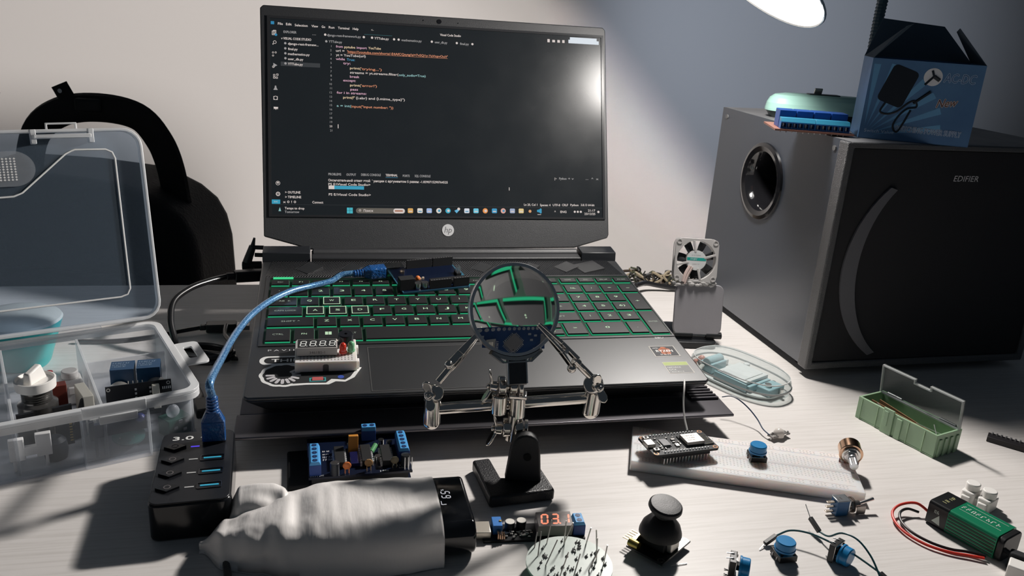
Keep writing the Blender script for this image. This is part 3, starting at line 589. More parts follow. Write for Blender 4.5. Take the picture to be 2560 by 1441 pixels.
# ============================================================ desk lamp
lamp = thing('desk_lamp', 'glowing round desk lamp head on a ribbed gooseneck, above the speaker', 'lamp', TR(330, 1000, 0))
def rel(v): return (v[0]-330, v[1]-1000, v[2])
zA = -AX; LC = LAMP
Fm = along(LC, LC-LN); Fm.translation = Vector(rel(LC)); Fm = Fm @ Matrix.Scale(1.026, 4)
b = B(); b.M = Fm
b.lathe([(65.5,-3),(66,-1),(58,4),(40,15),(22,26),(15,34),(14,70),(0,72)], n=48); b.lathe([(64.5,-3),(63,-1),(55,4),(38,14),(20,23),(0,24)], n=48, m=1)
b.build('shade', [P('lamp_shell', (.16,.22,.28), .35), WHT], lamp)
b = B(); b.M = Fm; b.lathe([(63.4,-2),(63.4,-.5),(0,-.5)], n=48); b.add([(63.4*math.cos(2*PI*i/48), 63.4*math.sin(2*PI*i/48), -2) for i in range(48)], [tuple(range(48))])
dif = b.build('diffuser', E('lamp_diffuser', (1,.99,.97), 3.2), lamp, smooth=False)
# ribbed neck
top = Fm @ Vector((0,0,68)); top = Vector((top.x, top.y, top.z))
path = catmull([top, Vector(rel((262,850,455))), Vector(rel((330,900,470))), Vector(rel((398,985,430))), Vector(rel((412,1040,352))), Vector(rel((414,1045,258))), Vector(rel((424,1068,120))), Vector(rel((430,1088,18)))], 22)
b = B(); P_ = path; NN = 9
rr = []
vs = []; t0 = (P_[1]-P_[0]).normalized(); x = Vector((0,0,1)).cross(t0).normalized()
Q = []
for i in range(len(P_)-1):
    for k in range(2): Q.append(P_[i].lerp(P_[i+1], k/2))
for i, q in enumerate(Q):
    t = (Q[min(i+1,len(Q)-1)]-Q[max(i-1,0)]).normalized(); x = (x-t*x.dot(t)).normalized(); y = t.cross(x); r = 6.6 if i % 2 else 5.6
    for k in range(NN): a = 2*PI*k/NN; vs.append(q+x*r*math.cos(a)+y*r*math.sin(a))
b.add(vs, [(i*NN+k, i*NN+(k+1)%NN, (i+1)*NN+(k+1)%NN, (i+1)*NN+k) for i in range(len(Q)-1) for k in range(NN)])
b.build('gooseneck', P('gooseneck_teal', (.07,.13,.17), .4), lamp)
b = B(); b.M = TR(100, 92, 0); b.lathe([(0,.2),(44,.2),(44,10),(40,17),(14,20),(0,20)], n=40); b.build('base', P('lamp_shell', (.16,.22,.28)), lamp)
# ============================================================ fan glued on the back of a phone holder
FX = TR(195, 785, 0) @ RZ(4)
ph = thing('phone_holder', 'flat dark grey hinged phone holder standing between laptop and speaker', 'holder', FX)
PG = P('holder_grey', (.30,.29,.31), .55, bump=(500,.15,.0003)); b = B()
b.M = TR(-4, 4, 12) @ RX(-13); pl = rrect(-25, 25, 0, 51.5, 7); b.prism(pl, -1.6, 1.6); b.v = [b.M @ Vector(((b.M.inverted() @ v).x, -(b.M.inverted() @ v).z, (b.M.inverted() @ v).y)) for v in b.v]; b.f = [f[::-1] for f in b.f]
b.build('back_plate', PG, ph, bevel=.8)
b = B()
b.cyl((-27,5,11),(-8,5,11), 3.6, n=14); b.cyl((6,5,11),(22,5,11), 3.6, n=14); b.build('hinge_knuckle', BLK, ph)
B().cyl((-27,5,11),(22,5,11), 1.8, n=10).build('hinge_pin', STEEL, ph)
b = B(); b.prism(rrect(-30, 16, -6, 52, 6), .2, 7); b.build('foot_plate', BLK, ph, bevel=1)
fn = thing('cooling_fan', 'small grey square cooling fan standing on top of the phone holder', 'fan', FX @ TR(-10.5, 17.5, 64) @ RZ(-2) @ RX(-13))
FG = P('fan_grey', (.55,.53,.52), .5); b = B(); R_ = 19.8; n = 40
sq = []
for i in range(n):
    a = 2*PI*i/n; k = 1/max(abs(math.cos(a)), abs(math.sin(a))); k = min(k, 1.30); sq.append((22*k*math.cos(a), 22*k*math.sin(a)+22))
b.M = RX(90) @ TR(0, 0, -5)
b.frameloop(sq, circ(0,22,R_,n), 0, 1.6); b.frameloop(sq, circ(0,22,R_,n), 8.6, 10.2); b.frameloop(circ(0,22,R_+1,n), circ(0,22,R_,n), 1.6, 8.6)
for a in (18, 100, 195, 285):
    t = math.radians(a); b.M = RX(90) @ TR(0, 22, 3.4) @ RZ(a); b.box(8, R_+.4, -1.1, 1.1, 0, 2)
frm = b.build('housing', FG, fn, bevel=.3)
for x in (-18.3, 18.3):
    for y in (3.7, 40.3):
        b = B(); b.M = RX(90) @ TR(0, 0, -5); b.frameloop(circ(x,y,2.7,14), circ(x,y,1.8,14), 10.2, 10.8); b.build('screw_hole_ring', FG, fn)
b = B(); b.M = RX(90) @ TR(0, 22, -5)
for i in range(7):
    a = 2*PI*i/7+.3; vs = []
    for k in range(5):
        r = 9+k*2.55; tw = .55-.05*k
        for s_, zz in ((-1, 1.8), (1, 8.2)):
            vs.append((r*math.cos(a+s_*tw*.62), r*math.sin(a+s_*tw*.62), zz))
    b.add(vs, [(2*k, 2*k+2, 2*k+3, 2*k+1) for k in range(4)])
b.build('impeller', P('fan_blade_dark', (.03,.032,.036), .4), fn, solid=.8)
b = B(); b.M = RX(90) @ TR(0, 22, -5); b.cyl((0,0,1.5),(0,0,10), 10.2, n=32, m=0); b.prism(circ(0,0,9.9,32), 10, 10.15, 1); b.box(-9.6, 9.6, -.2, 2.8, 10.15, 10.25, 2)
b.marks(-6, .3, 8, 1.8, 1, 10.26, 3); b.marks(-5, 4.4, 10, 1.3, 3, 10.16, 4); b.marks(-4, -4.6, 8, 1.3, 3, 10.16, 6)
b.build('hub', [FG, P('label_white', (.72,.74,.74), .5), P('label_teal', (.02,.38,.33), .5), P('label_ink', (.3,.3,.3), .5)], fn)
b = B(); b.tube([(-6,-5.4,16),(-10,-6,8),(-12,-6.5,0)], 2, n=8, smooth=5); b.tube([(-4,-5.4,15),(-8,-6,7),(-11,-6.5,-2)], 1.6, n=8, smooth=5); b.build('glued_lead', P('glue_pink', (.66,.52,.48), .35), fn)
b = B(); b.M = TR(0, 0, -1)
for i in range(15):
    x = -20+i*2.9; b.sphere((x+random.uniform(-.8,.8), -3.5+random.uniform(-1,1), random.uniform(-2.2,1.2)), random.uniform(1.9,3.2), n=8, sc=(1.3,.7,.8))
b.build('glue_bead', P('glue_milky', (.52,.50,.49), .18, bump=(300,.6,.001)), fn)
# ============================================================ mini breadboard on the palm rest and what is plugged into it
def LP(x, y, z=0, rz=0): return LF @ TR(x, y, z) @ RZ(rz)
def holes(b, xs, ys, z, m, s=.55):
    for x in xs:
        for y in ys: b.add([(x-s,y-s,z),(x+s,y-s,z),(x+s,y+s,z),(x-s,y+s,z)], [(0,1,2,3)], m)
BBW = P('breadboard_white', (.80,.77,.75), .45, sss=.5)
HOLE = P('breadboard_hole', (.16,.15,.15), .8)
mb = thing('mini_breadboard', 'small white breadboard lying on the laptop palm rest', 'breadboard', LP(35.2, 33, .25))
b = B(); b.box(0, 46.3, 0, 34.5, 0, 8.5, 0); b.box(46.3, 48, 3, 8, 0, 6.5, 0); b.box(46.3, 48, 24, 29, 0, 6.5, 0)
b.build('body', BBW, mb, bevel=.5)
b = B(); holes(b, [4.2+2.54*i for i in range(16)], [3+2.54*j for j in range(5)]+[20.4+2.54*j for j in range(5)], 8.53, 0); b.build('contact_holes', HOLE, mb, smooth=False)
b = B(); b.prism([(20.6,0),(25,0),(25,5),(24,6),(21.6,6),(20.6,5)], -.05, 0); b.v = [Vector((v.x, -.05+v.z*0 if v.z < 0 else 0.01, v.y+.3)) for v in b.v]; b.build('notch', P('notch_grey', (.12,.12,.12), .7), mb, smooth=False)
ZB = 8.9
dsp = thing('digit_display', 'four-digit segment display lettered 3461BS-1 plugged into the small breadboard', 'display', LP(36.5, 41.4, ZB-.05))
b = B(); b.box(0, 30.2, 0, 14, .6, 7.4, 0); b.box(1, 29, .4, 1.2, 0, .6, 1); b.box(1, 29, 12.8, 13.6, 0, .6, 1)
b.build('housing', [P('display_beige', (.58,.55,.52), .5), CHIP], dsp, bevel=.3)
b = B(); b.box(.9, 29.4, .7, 13.4, 7.4, 7.5, 0); b.build('face', BLKM, dsp)
b = B(); b.M = TR(15.2, -.05, 2.4) @ RX(90); b.text('3461BS-1', 0, 0, 3.1, 0, w=11.5, align='C'); b.build('part_number', P('ink_grey', (.12,.11,.11), .6), dsp, smooth=False)
def seg7(b, x, y, w, h, z, on='abcdefg', t=.85, sl=.12, m=0, m0=None, dot=True, g=.12):
    def q(x0, y0, x1, y1, mm):
        if abs(x1-x0) > abs(y1-y0): pts = [(x0+g,y0),(x0+g+t/2,y0+t/2),(x1-g-t/2,y0+t/2),(x1-g,y0),(x1-g-t/2,y0-t/2),(x0+g+t/2,y0-t/2)]
        else: pts = [(x0,y0+g),(x0+t/2,y0+g+t/2),(x0+t/2,y1-g-t/2),(x0,y1-g),(x0-t/2,y1-g-t/2),(x0-t/2,y0+g+t/2)]
        pts = [(px+sl*(py-y), py) for px, py in pts]; n = len(pts)
        b.add([(px,py,z) for px,py in pts], [tuple(range(n))], mm)
    S_ = dict(a=(x,y+h,x+w,y+h), g=(x,y+h/2,x+w,y+h/2), d=(x,y,x+w,y), f=(x,y+h/2,x,y+h), b=(x+w,y+h/2,x+w,y+h), e=(x,y,x,y+h/2), c=(x+w,y,x+w,y+h/2))
    for k, v in S_.items():
        if k in on: q(*v, m)
        elif m0 is not None: q(*v, m0)
    if dot: b.prism(circ(x+w+1.1, y, t*.55, 8), z-.02, z, m)
b = B()
for i in range(4): seg7(b, 2.6+7.2*i, 3.2, 3.9, 7.4, 7.56)
b.build('segments', P('segment_white', (.75,.76,.74), .5, em=(.5,.52,.5), es=.12), dsp, smooth=False)
def led(M, name, label, colr, r=2.5, group=None):
    t = thing(name, label, 'led', M, group)
    b = B(); b.lathe([(0,1.4),(r+.45,1.4),(r+.45,2.4),(r,2.5),(r,7),(r*.87,8.3),(r*.5,9.3),(0,9.7)], n=18)
    b.build('lens', P('led_'+colr[0], colr[1], .18, sss=.0, spec=.6, coat=.4, em=colr[2], es=1), t)
    b = B(); b.box(-1.5,-1,-.25,.25,-.1,1.6); b.box(1,1.5,-.25,.25,-.1,1.6); b.build('leads', TIN, t)
    return t
led(LP(71, 44.6, ZB-.1), 'red_led', 'red led standing beside the four-digit display', ('red', (.62,.04,.02), (.05,.004,.002)), 2.6)
led(LP(77.3, 46.6, ZB-.1), 'green_led', 'pale green led standing next to the red led', ('green', (.20,.50,.28), (.004,.012,.006)), 2.6)
bz = thing('buzzer', 'round black buzzer standing behind the red led on the small breadboard', 'buzzer', LP(73.5, 61, ZB-.1))
b = B(); b.lathe([(0,0),(6,0),(6,7.6),(5.4,8.6),(1.3,8.6),(1.1,7.4),(0,7.4)], n=28); b.build('case', P('buzzer_black', (.015,.017,.022), .25), bz)
# ============================================================ uno style board lying on the keys
UF = LP(127.8, 160.3, ZK+.25, 11.6)
un = thing('microcontroller_board', 'blue-edged microcontroller board with tall black headers lying on the laptop keyboard', 'circuit board', UF)
b = B(); b.prism([(0,0),(64.5,0),(66,1.5),(66,12),(68.6,15),(68.6,40),(66,43),(66,52),(64.5,53.3),(0,53.3)], 0, 1.6, 0); b.prism([(1,.4),(64,.4),(65,52.5),(1,52.5)], 1.6, 1.62, 1)
b.build('board', [P('pcb_edge_blue', (.035,.13,.20), .35), P('pcb_navy_dark', (.002,.006,.022), .35)], un)
b = B(); b.box(-6, 10.5, 32, 44, 1.7, 12.5, 0); b.box(-6.1,-6,33.5,42.5,3,11.5,1); b.build('square_usb_socket', [STEEL, CHIP], un, bevel=.5)
b = B(); b.box(-1.8, 12, 3.4, 12.3, 1.7, 12.6, 0); b.cyl((-1.9,7.8,7.4),(-1.7,7.8,7.4), 3.2, m=1); b.build('power_socket', [BLKM, CHIP], un, bevel=.5)
def strip(x0, n, y, parent):
    b = B(); b.box(x0, x0+2.54*n, y-1.25, y+1.25, 1.6, 10.2, 0)
    for i in range(n): b.box(x0+2.54*i+.8, x0+2.54*i+1.7, y-.5, y+.5, 10.2, 10.25, 1)
    b.build('header_strip', [BLKM, HOLE], parent, bevel=.2)
strip(26.5, 8, 2.6, un); strip(49.5, 6, 2.6, un); strip(18.5, 10, 50.8, un); strip(45, 8, 50.8, un)
b = B(); b.box(30, 65.5, 8.5, 16, 1.8, 5.6, 0); b.build('processor_chip', CHIP, un, bevel=.2)
b = B()
for i in range(14): b.box(31.4+2.45*i, 32+2.45*i, 7.2, 8.5, 1.6, 4.4); b.box(31.4+2.45*i, 32+2.45*i, 16, 17.3, 1.6, 4.4)
b.build('chip_legs', TIN, un)
b = B()
for x in (15.5, 22.5): b.cyl((x,6,1.6),(x,6,7.2), 3.3, n=20)
b.build('can_capacitor', CHROME, un)
b = B(); b.box(17.5,22.5,11.5,15.5,1.6,5.2); b.build('voltage_regulator', CHIP, un, bevel=.3)
for i in range(6):
    b = B(); x = 10+i*3.2; b.box(x, x+1.8, 21+1.2*(i%3), 23+1.2*(i%3), 1.6, 3.4, 0); b.build('surface_part', P('part_cream', (.6,.5,.4), .5), un)
B().sphere((20, 20, 5), 2.6, n=12).build('orange_capacitor', ORG, un)
b = B()
for i in range(3):
    for j in range(2): b.box(61.5+2.54*j, 62.1+2.54*j, 25+2.54*i, 25.6+2.54*i, 1.6, 10)
b.box(60.6,65.4,24,32,1.6,4,1); b.build('programming_pins', [TIN, BLKM], un)
# ============================================================ clear blue usb cable from that board down to the hub
CBL = P('cable_blue_clear', (.02,.13,.42), .16, spec=.7, coat=.6, trans=.25, bump=(420,.9,.0015))
FOIL = P('cable_braid', (.10,.30,.62), .22, .75, bump=(700,1.0,.002))
def braid():
    m = bpy.data.materials.new('cable_braid_blue'); m.use_nodes = True; nt = m.node_tree; q = nt.nodes['Principled BSDF']
    tc = nt.nodes.new('ShaderNodeTexCoord'); v = nt.nodes.new('ShaderNodeTexNoise'); v.inputs['Scale'].default_value = 900; v.inputs['Detail'].default_value = 3
    nt.links.new(tc.outputs['Object'], v.inputs['Vector']); r = nt.nodes.new('ShaderNodeValToRGB'); nt.links.new(v.outputs['Fac'], r.inputs['Fac'])
    r.color_ramp.elements[0].position = .38; r.color_ramp.elements[0].color = (.02,.13,.38,1); r.color_ramp.elements[1].position = .62; r.color_ramp.elements[1].color = (.22,.46,.72,1)
    nt.links.new(r.outputs[0], q.inputs['Base Color']); q.inputs['Metallic'].default_value = .35; q.inputs['Roughness'].default_value = .28; q.inputs['Coat Weight'].default_value = .7; q.inputs['Coat Roughness'].default_value = .12
    return m
BRD = braid()
HM_ = TR(-205.5, 414, 0) @ RZ(17) @ TR(34, 72.5, 26)
uc = thing('usb_cable', 'translucent blue braided usb cable arching from keyboard board down to the hub', 'cable', TR(-195, 520, 0))
def W2(pts, o=(-195,520,0)): return [(x-o[0], y-o[1], z-o[2]) for x, y, z in pts]
pb = UF @ Vector((-7, 38, 7.2)); pc = UF @ Vector((-21, 38, 7.6)); pd = UF @ Vector((-30, 38.2, 7.8)); pe = UF @ Vector((-36, 38.6, 7.6))
pts = W2([tuple(pe), tuple(UF @ Vector((-48, 39, 6.6))), (-166,716,68), (-181,702,66.9), (-194,684,67.3), (-205,660,66), (-211,630,64.5), (-211.5,600,63.5), (-208.6,570,64), (-203,538,66.5), (-196,510,69)] )
pts = pts[:-1] + [tuple(HM_ @ Vector(q) + Vector((195,-520,0))) for q in ((-.5,-1.5,44), (0,0,33))]
b = B(); b.tube(pts, 2.75, n=14, smooth=10); b.build('cord', BRD, uc)
def wl(v): return (v.x+195, v.y-520, v.z)
b = B(); b.M = TR(195,-520,0) @ UF @ TR(0,38,7.2) @ RY(-90)
b.prism(rrect(-5.4,5.4,-5.8,5.8,1.6,3), 6.6, 21, 0); b.taper(rrect(-5.4,5.4,-5.8,5.8,1.6,3), 21, rrect(-3.6,3.6,-3.8,3.8,1.6,3), 27, 0)
b.prism(rrect(-4.2,4.2,-4.6,4.6,.8,2), 6.15, 6.6, 1)
for i in range(4): b.cyl((0,0,27.2+i*2.4),(0,0,28.8+i*2.4), 3.9-.15*i, n=14, m=0); b.cyl((0,0,28.8+i*2.4),(0,0,29.6+i*2.4), 3.1, n=14, m=0)
b.build('square_plug', [CBL, STEEL], uc, bevel=.3)
HTOP = 26.0
HF = TR(-205.5, 414, 0) @ RZ(17)      # hub frame: origin front left corner on the desk
HM = HF @ TR(34, 72.5, HTOP)
b = B(); b.M = TR(195,-520,0) @ HM
b.prism(rrect(-7.6,7.6,-3.6,3.6,1.2,3), 1.0, 15, 0); b.taper(rrect(-7.6,7.6,-3.6,3.6,1.2,3), 15, rrect(-4.6,4.6,-3.4,3.4,1.8,3), 22, 0)
for i in range(5): b.cyl((0,0,22.2+i*2.2),(0,0,23.6+i*2.2), 4.3-.1*i, n=14); b.cyl((0,0,23.6+i*2.2),(0,0,24.4+i*2.2), 3.2, n=14)
b.prism(rrect(-6,6,-2.2,2.2,.4,2), -9.5, 1.0, 1)
b.build('flat_plug', [CBL, STEEL], uc, bevel=.4)
# ============================================================ usb hub
HG = P('hub_gloss_black', (.008,.009,.011), .16, bump=(160,.03,.0004))
hub = thing('usb_hub', 'black four-port usb hub with power buttons standing left of the tissue pouch', 'usb hub', HF)
b = B(); b.prism(rrect(0, 47, 0, 88, 6), .2, HTOP-1.2); b.build('body', HG, hub, bevel=1.2)
b = B(); b.prism(rrect(.8, 46.2, .8, 87.2, 5.4), HTOP-1.2, HTOP-.3); b.build('top_panel', P('hub_panel', (.012,.013,.016), .30, bump=(500,.1,.0002)), hub, bevel=.3)
b = B(); b.text('3.0', 7.4, 76.4, 7, 0, w=13, z=HTOP-.2, bold=.15); b.text('4', 25, 76.6, 6, 0, z=HTOP-.2); b.build('lettering', PRINT, hub, smooth=False)
for i in range(4):
    y = 66.5-16.6*i
    b = B(); b.prism([(2.8,y),(9.6,y-4.8),(16.8,y),(9.6,y+4.8)], HTOP-.3, HTOP+1.1, 0); b.frameloop(circ(9.8,y,2.2,16), circ(9.8,y,1.6,16), HTOP+1.1, HTOP+1.2, 1)
    b.build('power_button', [HG, P('ink_grey', (.12,.11,.11))], hub, bevel=.5)
    b = B(); b.box(19.6, 25, y-.6, y+.6, HTOP-.3, HTOP-.1); b.build('indicator', E('indicator_violet', (.10,.06,.75), 1.0) if i == 0 else P('indicator_white', (.5,.5,.5), .5), hub)
    b = B(); b.frameloop(rrect(26.6,41.4,y-3.2+6*(i==0),y+3.6+6*(i==0),.8,2), rrect(27.2,40.8,y-2.6+6*(i==0),y+3.0+6*(i==0),.3,2), HTOP-.3, HTOP+.2, 0)
    s_ = b.build('usb_port', P('port_gunmetal', (.16,.16,.17), .25, 1), hub)
    if i: b = B(); b.box(28.6, 39.4, y-.2, y+.9, HTOP-.3, HTOP+.1, 0); b.build('port_tongue', P('usb3_tongue', (.05,.42,.62), .35, em=(.02,.2,.3), es=.5), s_)
# ============================================================ third hand with magnifier
hh = thing('helping_hand', 'chrome helping-hand clamp with round magnifier and cast black base', 'helping hand', TR(10, 505, 0))
HO = Vector((10,505,0)); 
def H(x, y, z): return Vector((x,y,z))-HO
CAST = P('cast_iron_black', (.016,.016,.018), .38, bump=(900,.55,.0006))
b = B(); b.prism([(v[0]-10, v[1]-505) for v in ((-20,519),(-8,524),(1,499),(19,501),(24.5,528),(38.5,488),(-5,473))][::-1], .3, 9); b.v = b.v
b.build('base', CAST, hh, bevel=1.8, seg=3)
b = B(); b.M = TR(6.5, -1.5, 8.6) @ RZ(3) @ RX(90); b.prism([(-13,0),(12,0),(9.8,24)]+[(0+9.2*math.cos(math.radians(a)), 26.5+9.2*math.sin(math.radians(a))) for a in range(10,171,20)]+[(-10.4,24)], 0, 8)
b.build('post', P('post_black', (.02,.02,.022), .5, bump=(500,.4,.0005)), hh, bevel=1.2)
b = B(); b.cyl(H(18.2,494.8,28), H(18.2,495.7,28), 2.7, n=18); b.build('post_hole', P('hole_black', (.004,.004,.004), .9), hh)
b = B(); b.cyl(H(-48,510,52), H(60.5,526,61), 4.1, n=20); b.build('crossbar', STEEL, hh)
def wingnut(c, ax, up, L=11, parent=hh):
    c = Vector(c); ax = Vector(ax).normalized(); up = Vector(up); up = (up-ax*up.dot(ax)).normalized(); sd = ax.cross(up)
    b = B(); b.M = frame(c, sd, up, ax)
    b.cyl((0,0,-2),(0,0,3.4), 4.0, 3.4, n=16)
    for s_ in (1,-1):
        pl = [(-2.4*1, s_*2.2), (-3.4, s_*L*.66), (-2.6, s_*L*.95), (0, s_*L*1.08), (2.6, s_*L*.95), (3.4, s_*L*.66), (2.4, s_*2.2)]
        pl = pl if s_ > 0 else pl[::-1]
        vs = [(x, y, .2+abs(y)*.38) for x, y in pl]; n = len(vs)
        b.add(vs+[(x, y, z+1.9) for x, y, z in vs], [tuple(range(n)), tuple(range(n,2*n))[::-1]]+[(i, n+i, n+(i+1)%n, (i+1)%n) for i in range(n)])
    b.cyl((0,0,3.4),(0,0,5.4), 1.8, n=12)
    b.build('wing_nut', STEEL, parent, bevel=.9, seg=3, ang=50)
def clampset(c, ax, r=6.2, parent=hh, L=12):
    c = Vector(c); ax = Vector(ax).normalized()
    b = B(); b.cyl(c-ax*L/2, c-ax*1.2, r, n=22); b.cyl(c+ax*1.2, c+ax*L/2, r, n=22); b.cyl(c-ax*1.2, c+ax*1.2, r*.6, n=16)
    b.build('clamp', STEEL, parent, bevel=1.0, seg=3)
# end clamps of the bar
b = B(); b.cyl(H(-49,509,42), H(-49,510,59), 6.0, n=24); b.sphere(H(-49,509,43), 5.9, n=20); b.build('bar_end_collar', STEEL, hh)
b = B(); b.cyl(H(61,526,50), H(62,526,66), 6.4, n=24); b.sphere(H(61,526,51), 6.3, n=20); b.build('bar_end_collar', STEEL, hh)
clampset(H(-48,509,65), (.5,-.7,.25), 5.4, L=9); wingnut(H(-50.5,504,65.5), (-.1,-1,.2), (-.25,0,1), 10)
clampset(H(60.5,521,74), (-.3,-.8,.25), 6.2, L=10); wingnut(H(63,514.5,75), (.3,-1,.2), (-.35,0,1), 10)
# centre: bar to post
b = B(); b.cyl(H(-3.4,508.5,53), H(-3.4,508.5,67), 5.4, n=20); b.build('centre_sleeve', STEEL, hh, bevel=.8)
b = B(); b.cyl(H(9,511,50), H(9,511,66), 5.6, n=20); b.box(*[q for q in (H(3,506,63).x, H(15,506,63).x, H(0,506,0).y, H(0,516,0).y, 65, 68)]); b.build('centre_sleeve', STEEL, hh, bevel=.8)
clampset(H(1.5,511,73), (1,.15,0), 6.6, L=13); wingnut(H(-7.5,510,72), (-1,-.2,.15), (.35,0,1), 12)
b = B(); b.cyl(H(9,512,73), H(11.6,512.3,73), 8.2, n=26); b.build('washer_disc', STEEL, hh, bevel=.4)
clampset(H(7,510,42), (1,.1,0), 6.4, L=14); wingnut(H(-2.6,509,41), (-1,-.3,.1), (.2,0,1), 13)
b = B(); b.cyl(H(15,511,42.5), H(17.4,511,42.5), 5.2, n=24); b.build('washer_disc', CHROME, hh, bevel=.4)
b = B(); b.cyl(H(6.6,510,33), H(7.5,510,52), 4.8, n=16); b.build('neck_pin', STEEL, hh)
# magnifier
MC = Vector((2.4,514,127.2)); MX = Vector((.955,.30,0)).normalized(); MZ = Vector((.28,-.89,.36)); MZ = (MZ-MX*MZ.dot(MX)).normalized(); MY = MZ.cross(MX)
MFm = frame(MC-HO, MX, MY, MZ); RL = 30.0
b = B(); b.M = MFm; b.lathe([(RL-1.2,-3),(RL+.8,-3),(RL+1.3,-1),(RL+1.3,1),(RL+.8,3),(RL-1.2,3),(RL-.7,0),(RL-1.2,-3)], n=72)
b.build('lens_ring', P('ring_chrome', (.85,.85,.86), .30, 1), hh)
GLS = P('optical_glass', (1,1,1), 0.0, trans=1, ior=1.5, spec=.5)
RC = 112.0; pr = []
for i in range(15):
    r = (RL-.75)*i/14; z = math.sqrt(RC*RC-r*r)-math.sqrt(RC*RC-(RL-.75)**2)+.5; pr.append((r, z))
b = B(); b.M = MFm
n_ = 72; vs = []; fs = []; k_ = 14
full = [(r, z) for r, z in pr[1:]] + [(r, -z) for r, z in pr[1:]][::-1]
m_ = len(full)
for i in range(n_):
    a = 2*PI*i/n_
    for r, z in full: vs.append((r*math.cos(a), r*math.sin(a), z))
vs += [(0,0,pr[0][1]), (0,0,-pr[0][1])]
for i in range(n_):
    j = (i+1) % n_
    for q in range(m_-1): fs.append((i*m_+q, i*m_+q+1, j*m_+q+1, j*m_+q))
    fs.append((n_*m_, i*m_, j*m_)); fs.append((n_*m_+1, j*m_+m_-1, i*m_+m_-1))
b.add(vs, fs); b.build('lens', GLS, hh, ang=60)
b = B(); b.M = MFm; b.box(-6.6, 6.6, -50, -RL-1.0, -2, 2); b.build('handle_bracket', P('bracket_dark', (.10,.10,.10), .2, .9), hh, bevel=1)
b = B(); b.M = MFm
for s_ in (-6.4, 6.4): b.cyl((s_,-49,1.9),(s_,-RL-2,1.9), .7, n=8)
b.build('bracket_edge', CHROME, hh)
b = B(); b.M = MFm; b.frameloop([((RL+3.6)*math.cos(math.radians(a)), (RL+3.6)*math.sin(math.radians(a))) for a in range(238,303,4)]+[(10,-35),(-10,-35)], [((RL+1.2)*math.cos(math.radians(a)), (RL+1.2)*math.sin(math.radians(a))) for a in range(238,303,4)]+[(9,-34),(-9,-34)], -3.4, 3.4)
b.build('ring_cradle', STEEL, hh)
# crocodile clips
def clip(p0, p1, roll, parent=hh):
    p0 = Vector(p0); p1 = Vector(p1); L = (p1-p0).length; F = along(p0, p1) @ RZ(roll)
    t = B(); t.M = F; t.cyl((0,0,0),(0,0,L*.30), 2.5, n=14); t.cyl((0,0,L*.26),(0,0,L*.34), 3.1, n=14); t.build('clip_stem', STEEL, parent, bevel=.3)
    t = B(); t.M = F; a = L*.32
    t.hexa([(-3.2,-3.4,a),(3.2,-3.4,a),(2.6,-.5,a),(-2.6,-.5,a)], [(-2.4,-3.6,L*.62),(2.4,-3.6,L*.62),(2.4,-.9,L*.62),(-2.4,-.9,L*.62)])
    t.hexa([(-2.4,-3.6,L*.62),(2.4,-3.6,L*.62),(2.4,-.9,L*.62),(-2.4,-.9,L*.62)], [(-1.3,-1.6,L),(1.3,-1.6,L),(1.3,-.1,L),(-1.3,-.1,L)]); t.build('clip_jaw', STEEL, parent, bevel=.5)
    t = B(); t.M = F
    t.hexa([(-2.6,4.6,L*.30),(2.6,4.6,L*.30),(2.6,5.6,L*.30),(-2.6,5.6,L*.30)], [(-2.8,1.0,L*.55),(2.8,1.0,L*.55),(2.8,3.4,L*.55),(-2.8,3.4,L*.55)])
    t.hexa([(-2.8,1.0,L*.55),(2.8,1.0,L*.55),(2.8,3.4,L*.55),(-2.8,3.4,L*.55)], [(-1.3,.1,L),(1.3,.1,L),(1.3,1.6,L),(-1.3,1.6,L)])
    t.sphere((0,5.4,L*.30), 3.2, n=14); t.build('clip_jaw', STEEL, parent, bevel=.5)
    t = B(); t.M = F; t.cyl((-3.2,.2,L*.52),(3.2,.2,L*.52), 1.6, n=14); t.build('clip_pivot', CHROME, parent)
clip(H(-46,512,71.5), H(-19.5,531,103.5), 30)
clip(H(59,521,78.5), H(19.0,509.5,119.5), 200)
# little board held in front of the keyboard, seen through the lens
NZ = Vector((0,-.90,.43)).normalized(); NX = Vector((.9985,.02,.05)).normalized(); NX = (NX-NZ*NX.dot(NZ)).normalized(); NY = NZ.cross(NX)
nb = thing('nano_board', 'small blue microcontroller board held by the clips behind the magnifier lens', 'circuit board', frame((3.2,533,101), NX, NY, NZ))
b = B(); b.box(-21.6, 21.6, -8.9, 8.9, -.8, .8); b.build('board', BLUEP, nb)
b = B()
for i in range(15):
    x = -17.8+2.54*i
    for y in (-7.6, 7.6): b.cyl((x,y,.8),(x,y,1.0), 1.0, .9, n=8); b.cyl((x,y,1.0),(x,y,2.1), .42, .3, n=6)
b.build('solder_row', P('solder_bright', (.80,.80,.78), .25, .9), nb)
for y in (-7.6, 7.6):
    b = B(); b.box(-19.1, 19.1, y-1.2, y+1.2, -3.4, -.8, 0)
    for i in range(15): b.box(-18.1+2.54*i, -17.5+2.54*i, y-.3, y+.3, -9.6, -3.4, 1)
    b.build('pin_header', [BLKM, TIN], nb)
b = B(); b.M = RZ(45); b.box(-3.5,3.5,-3.5,3.5,.8,2.0,0); b.prism(circ(-2.6,-2.6,.35,10), 2.0, 2.03, 2)
for i in range(8):
    t_ = -2.8+.8*i
    for s_ in (-1, 1): b.box(t_-.2,t_+.2,*sorted((s_*3.5,s_*4.6)),.8,1.3,1); b.box(*sorted((s_*3.5,s_*4.6)),t_-.2,t_+.2,.8,1.3,1)
b.build('processor_chip', [P('chip_grey', (.20,.20,.21), .35, bump=(2500,.5,.0002)), P('solder_bright', (.80,.80,.78)), CHIP], nb)
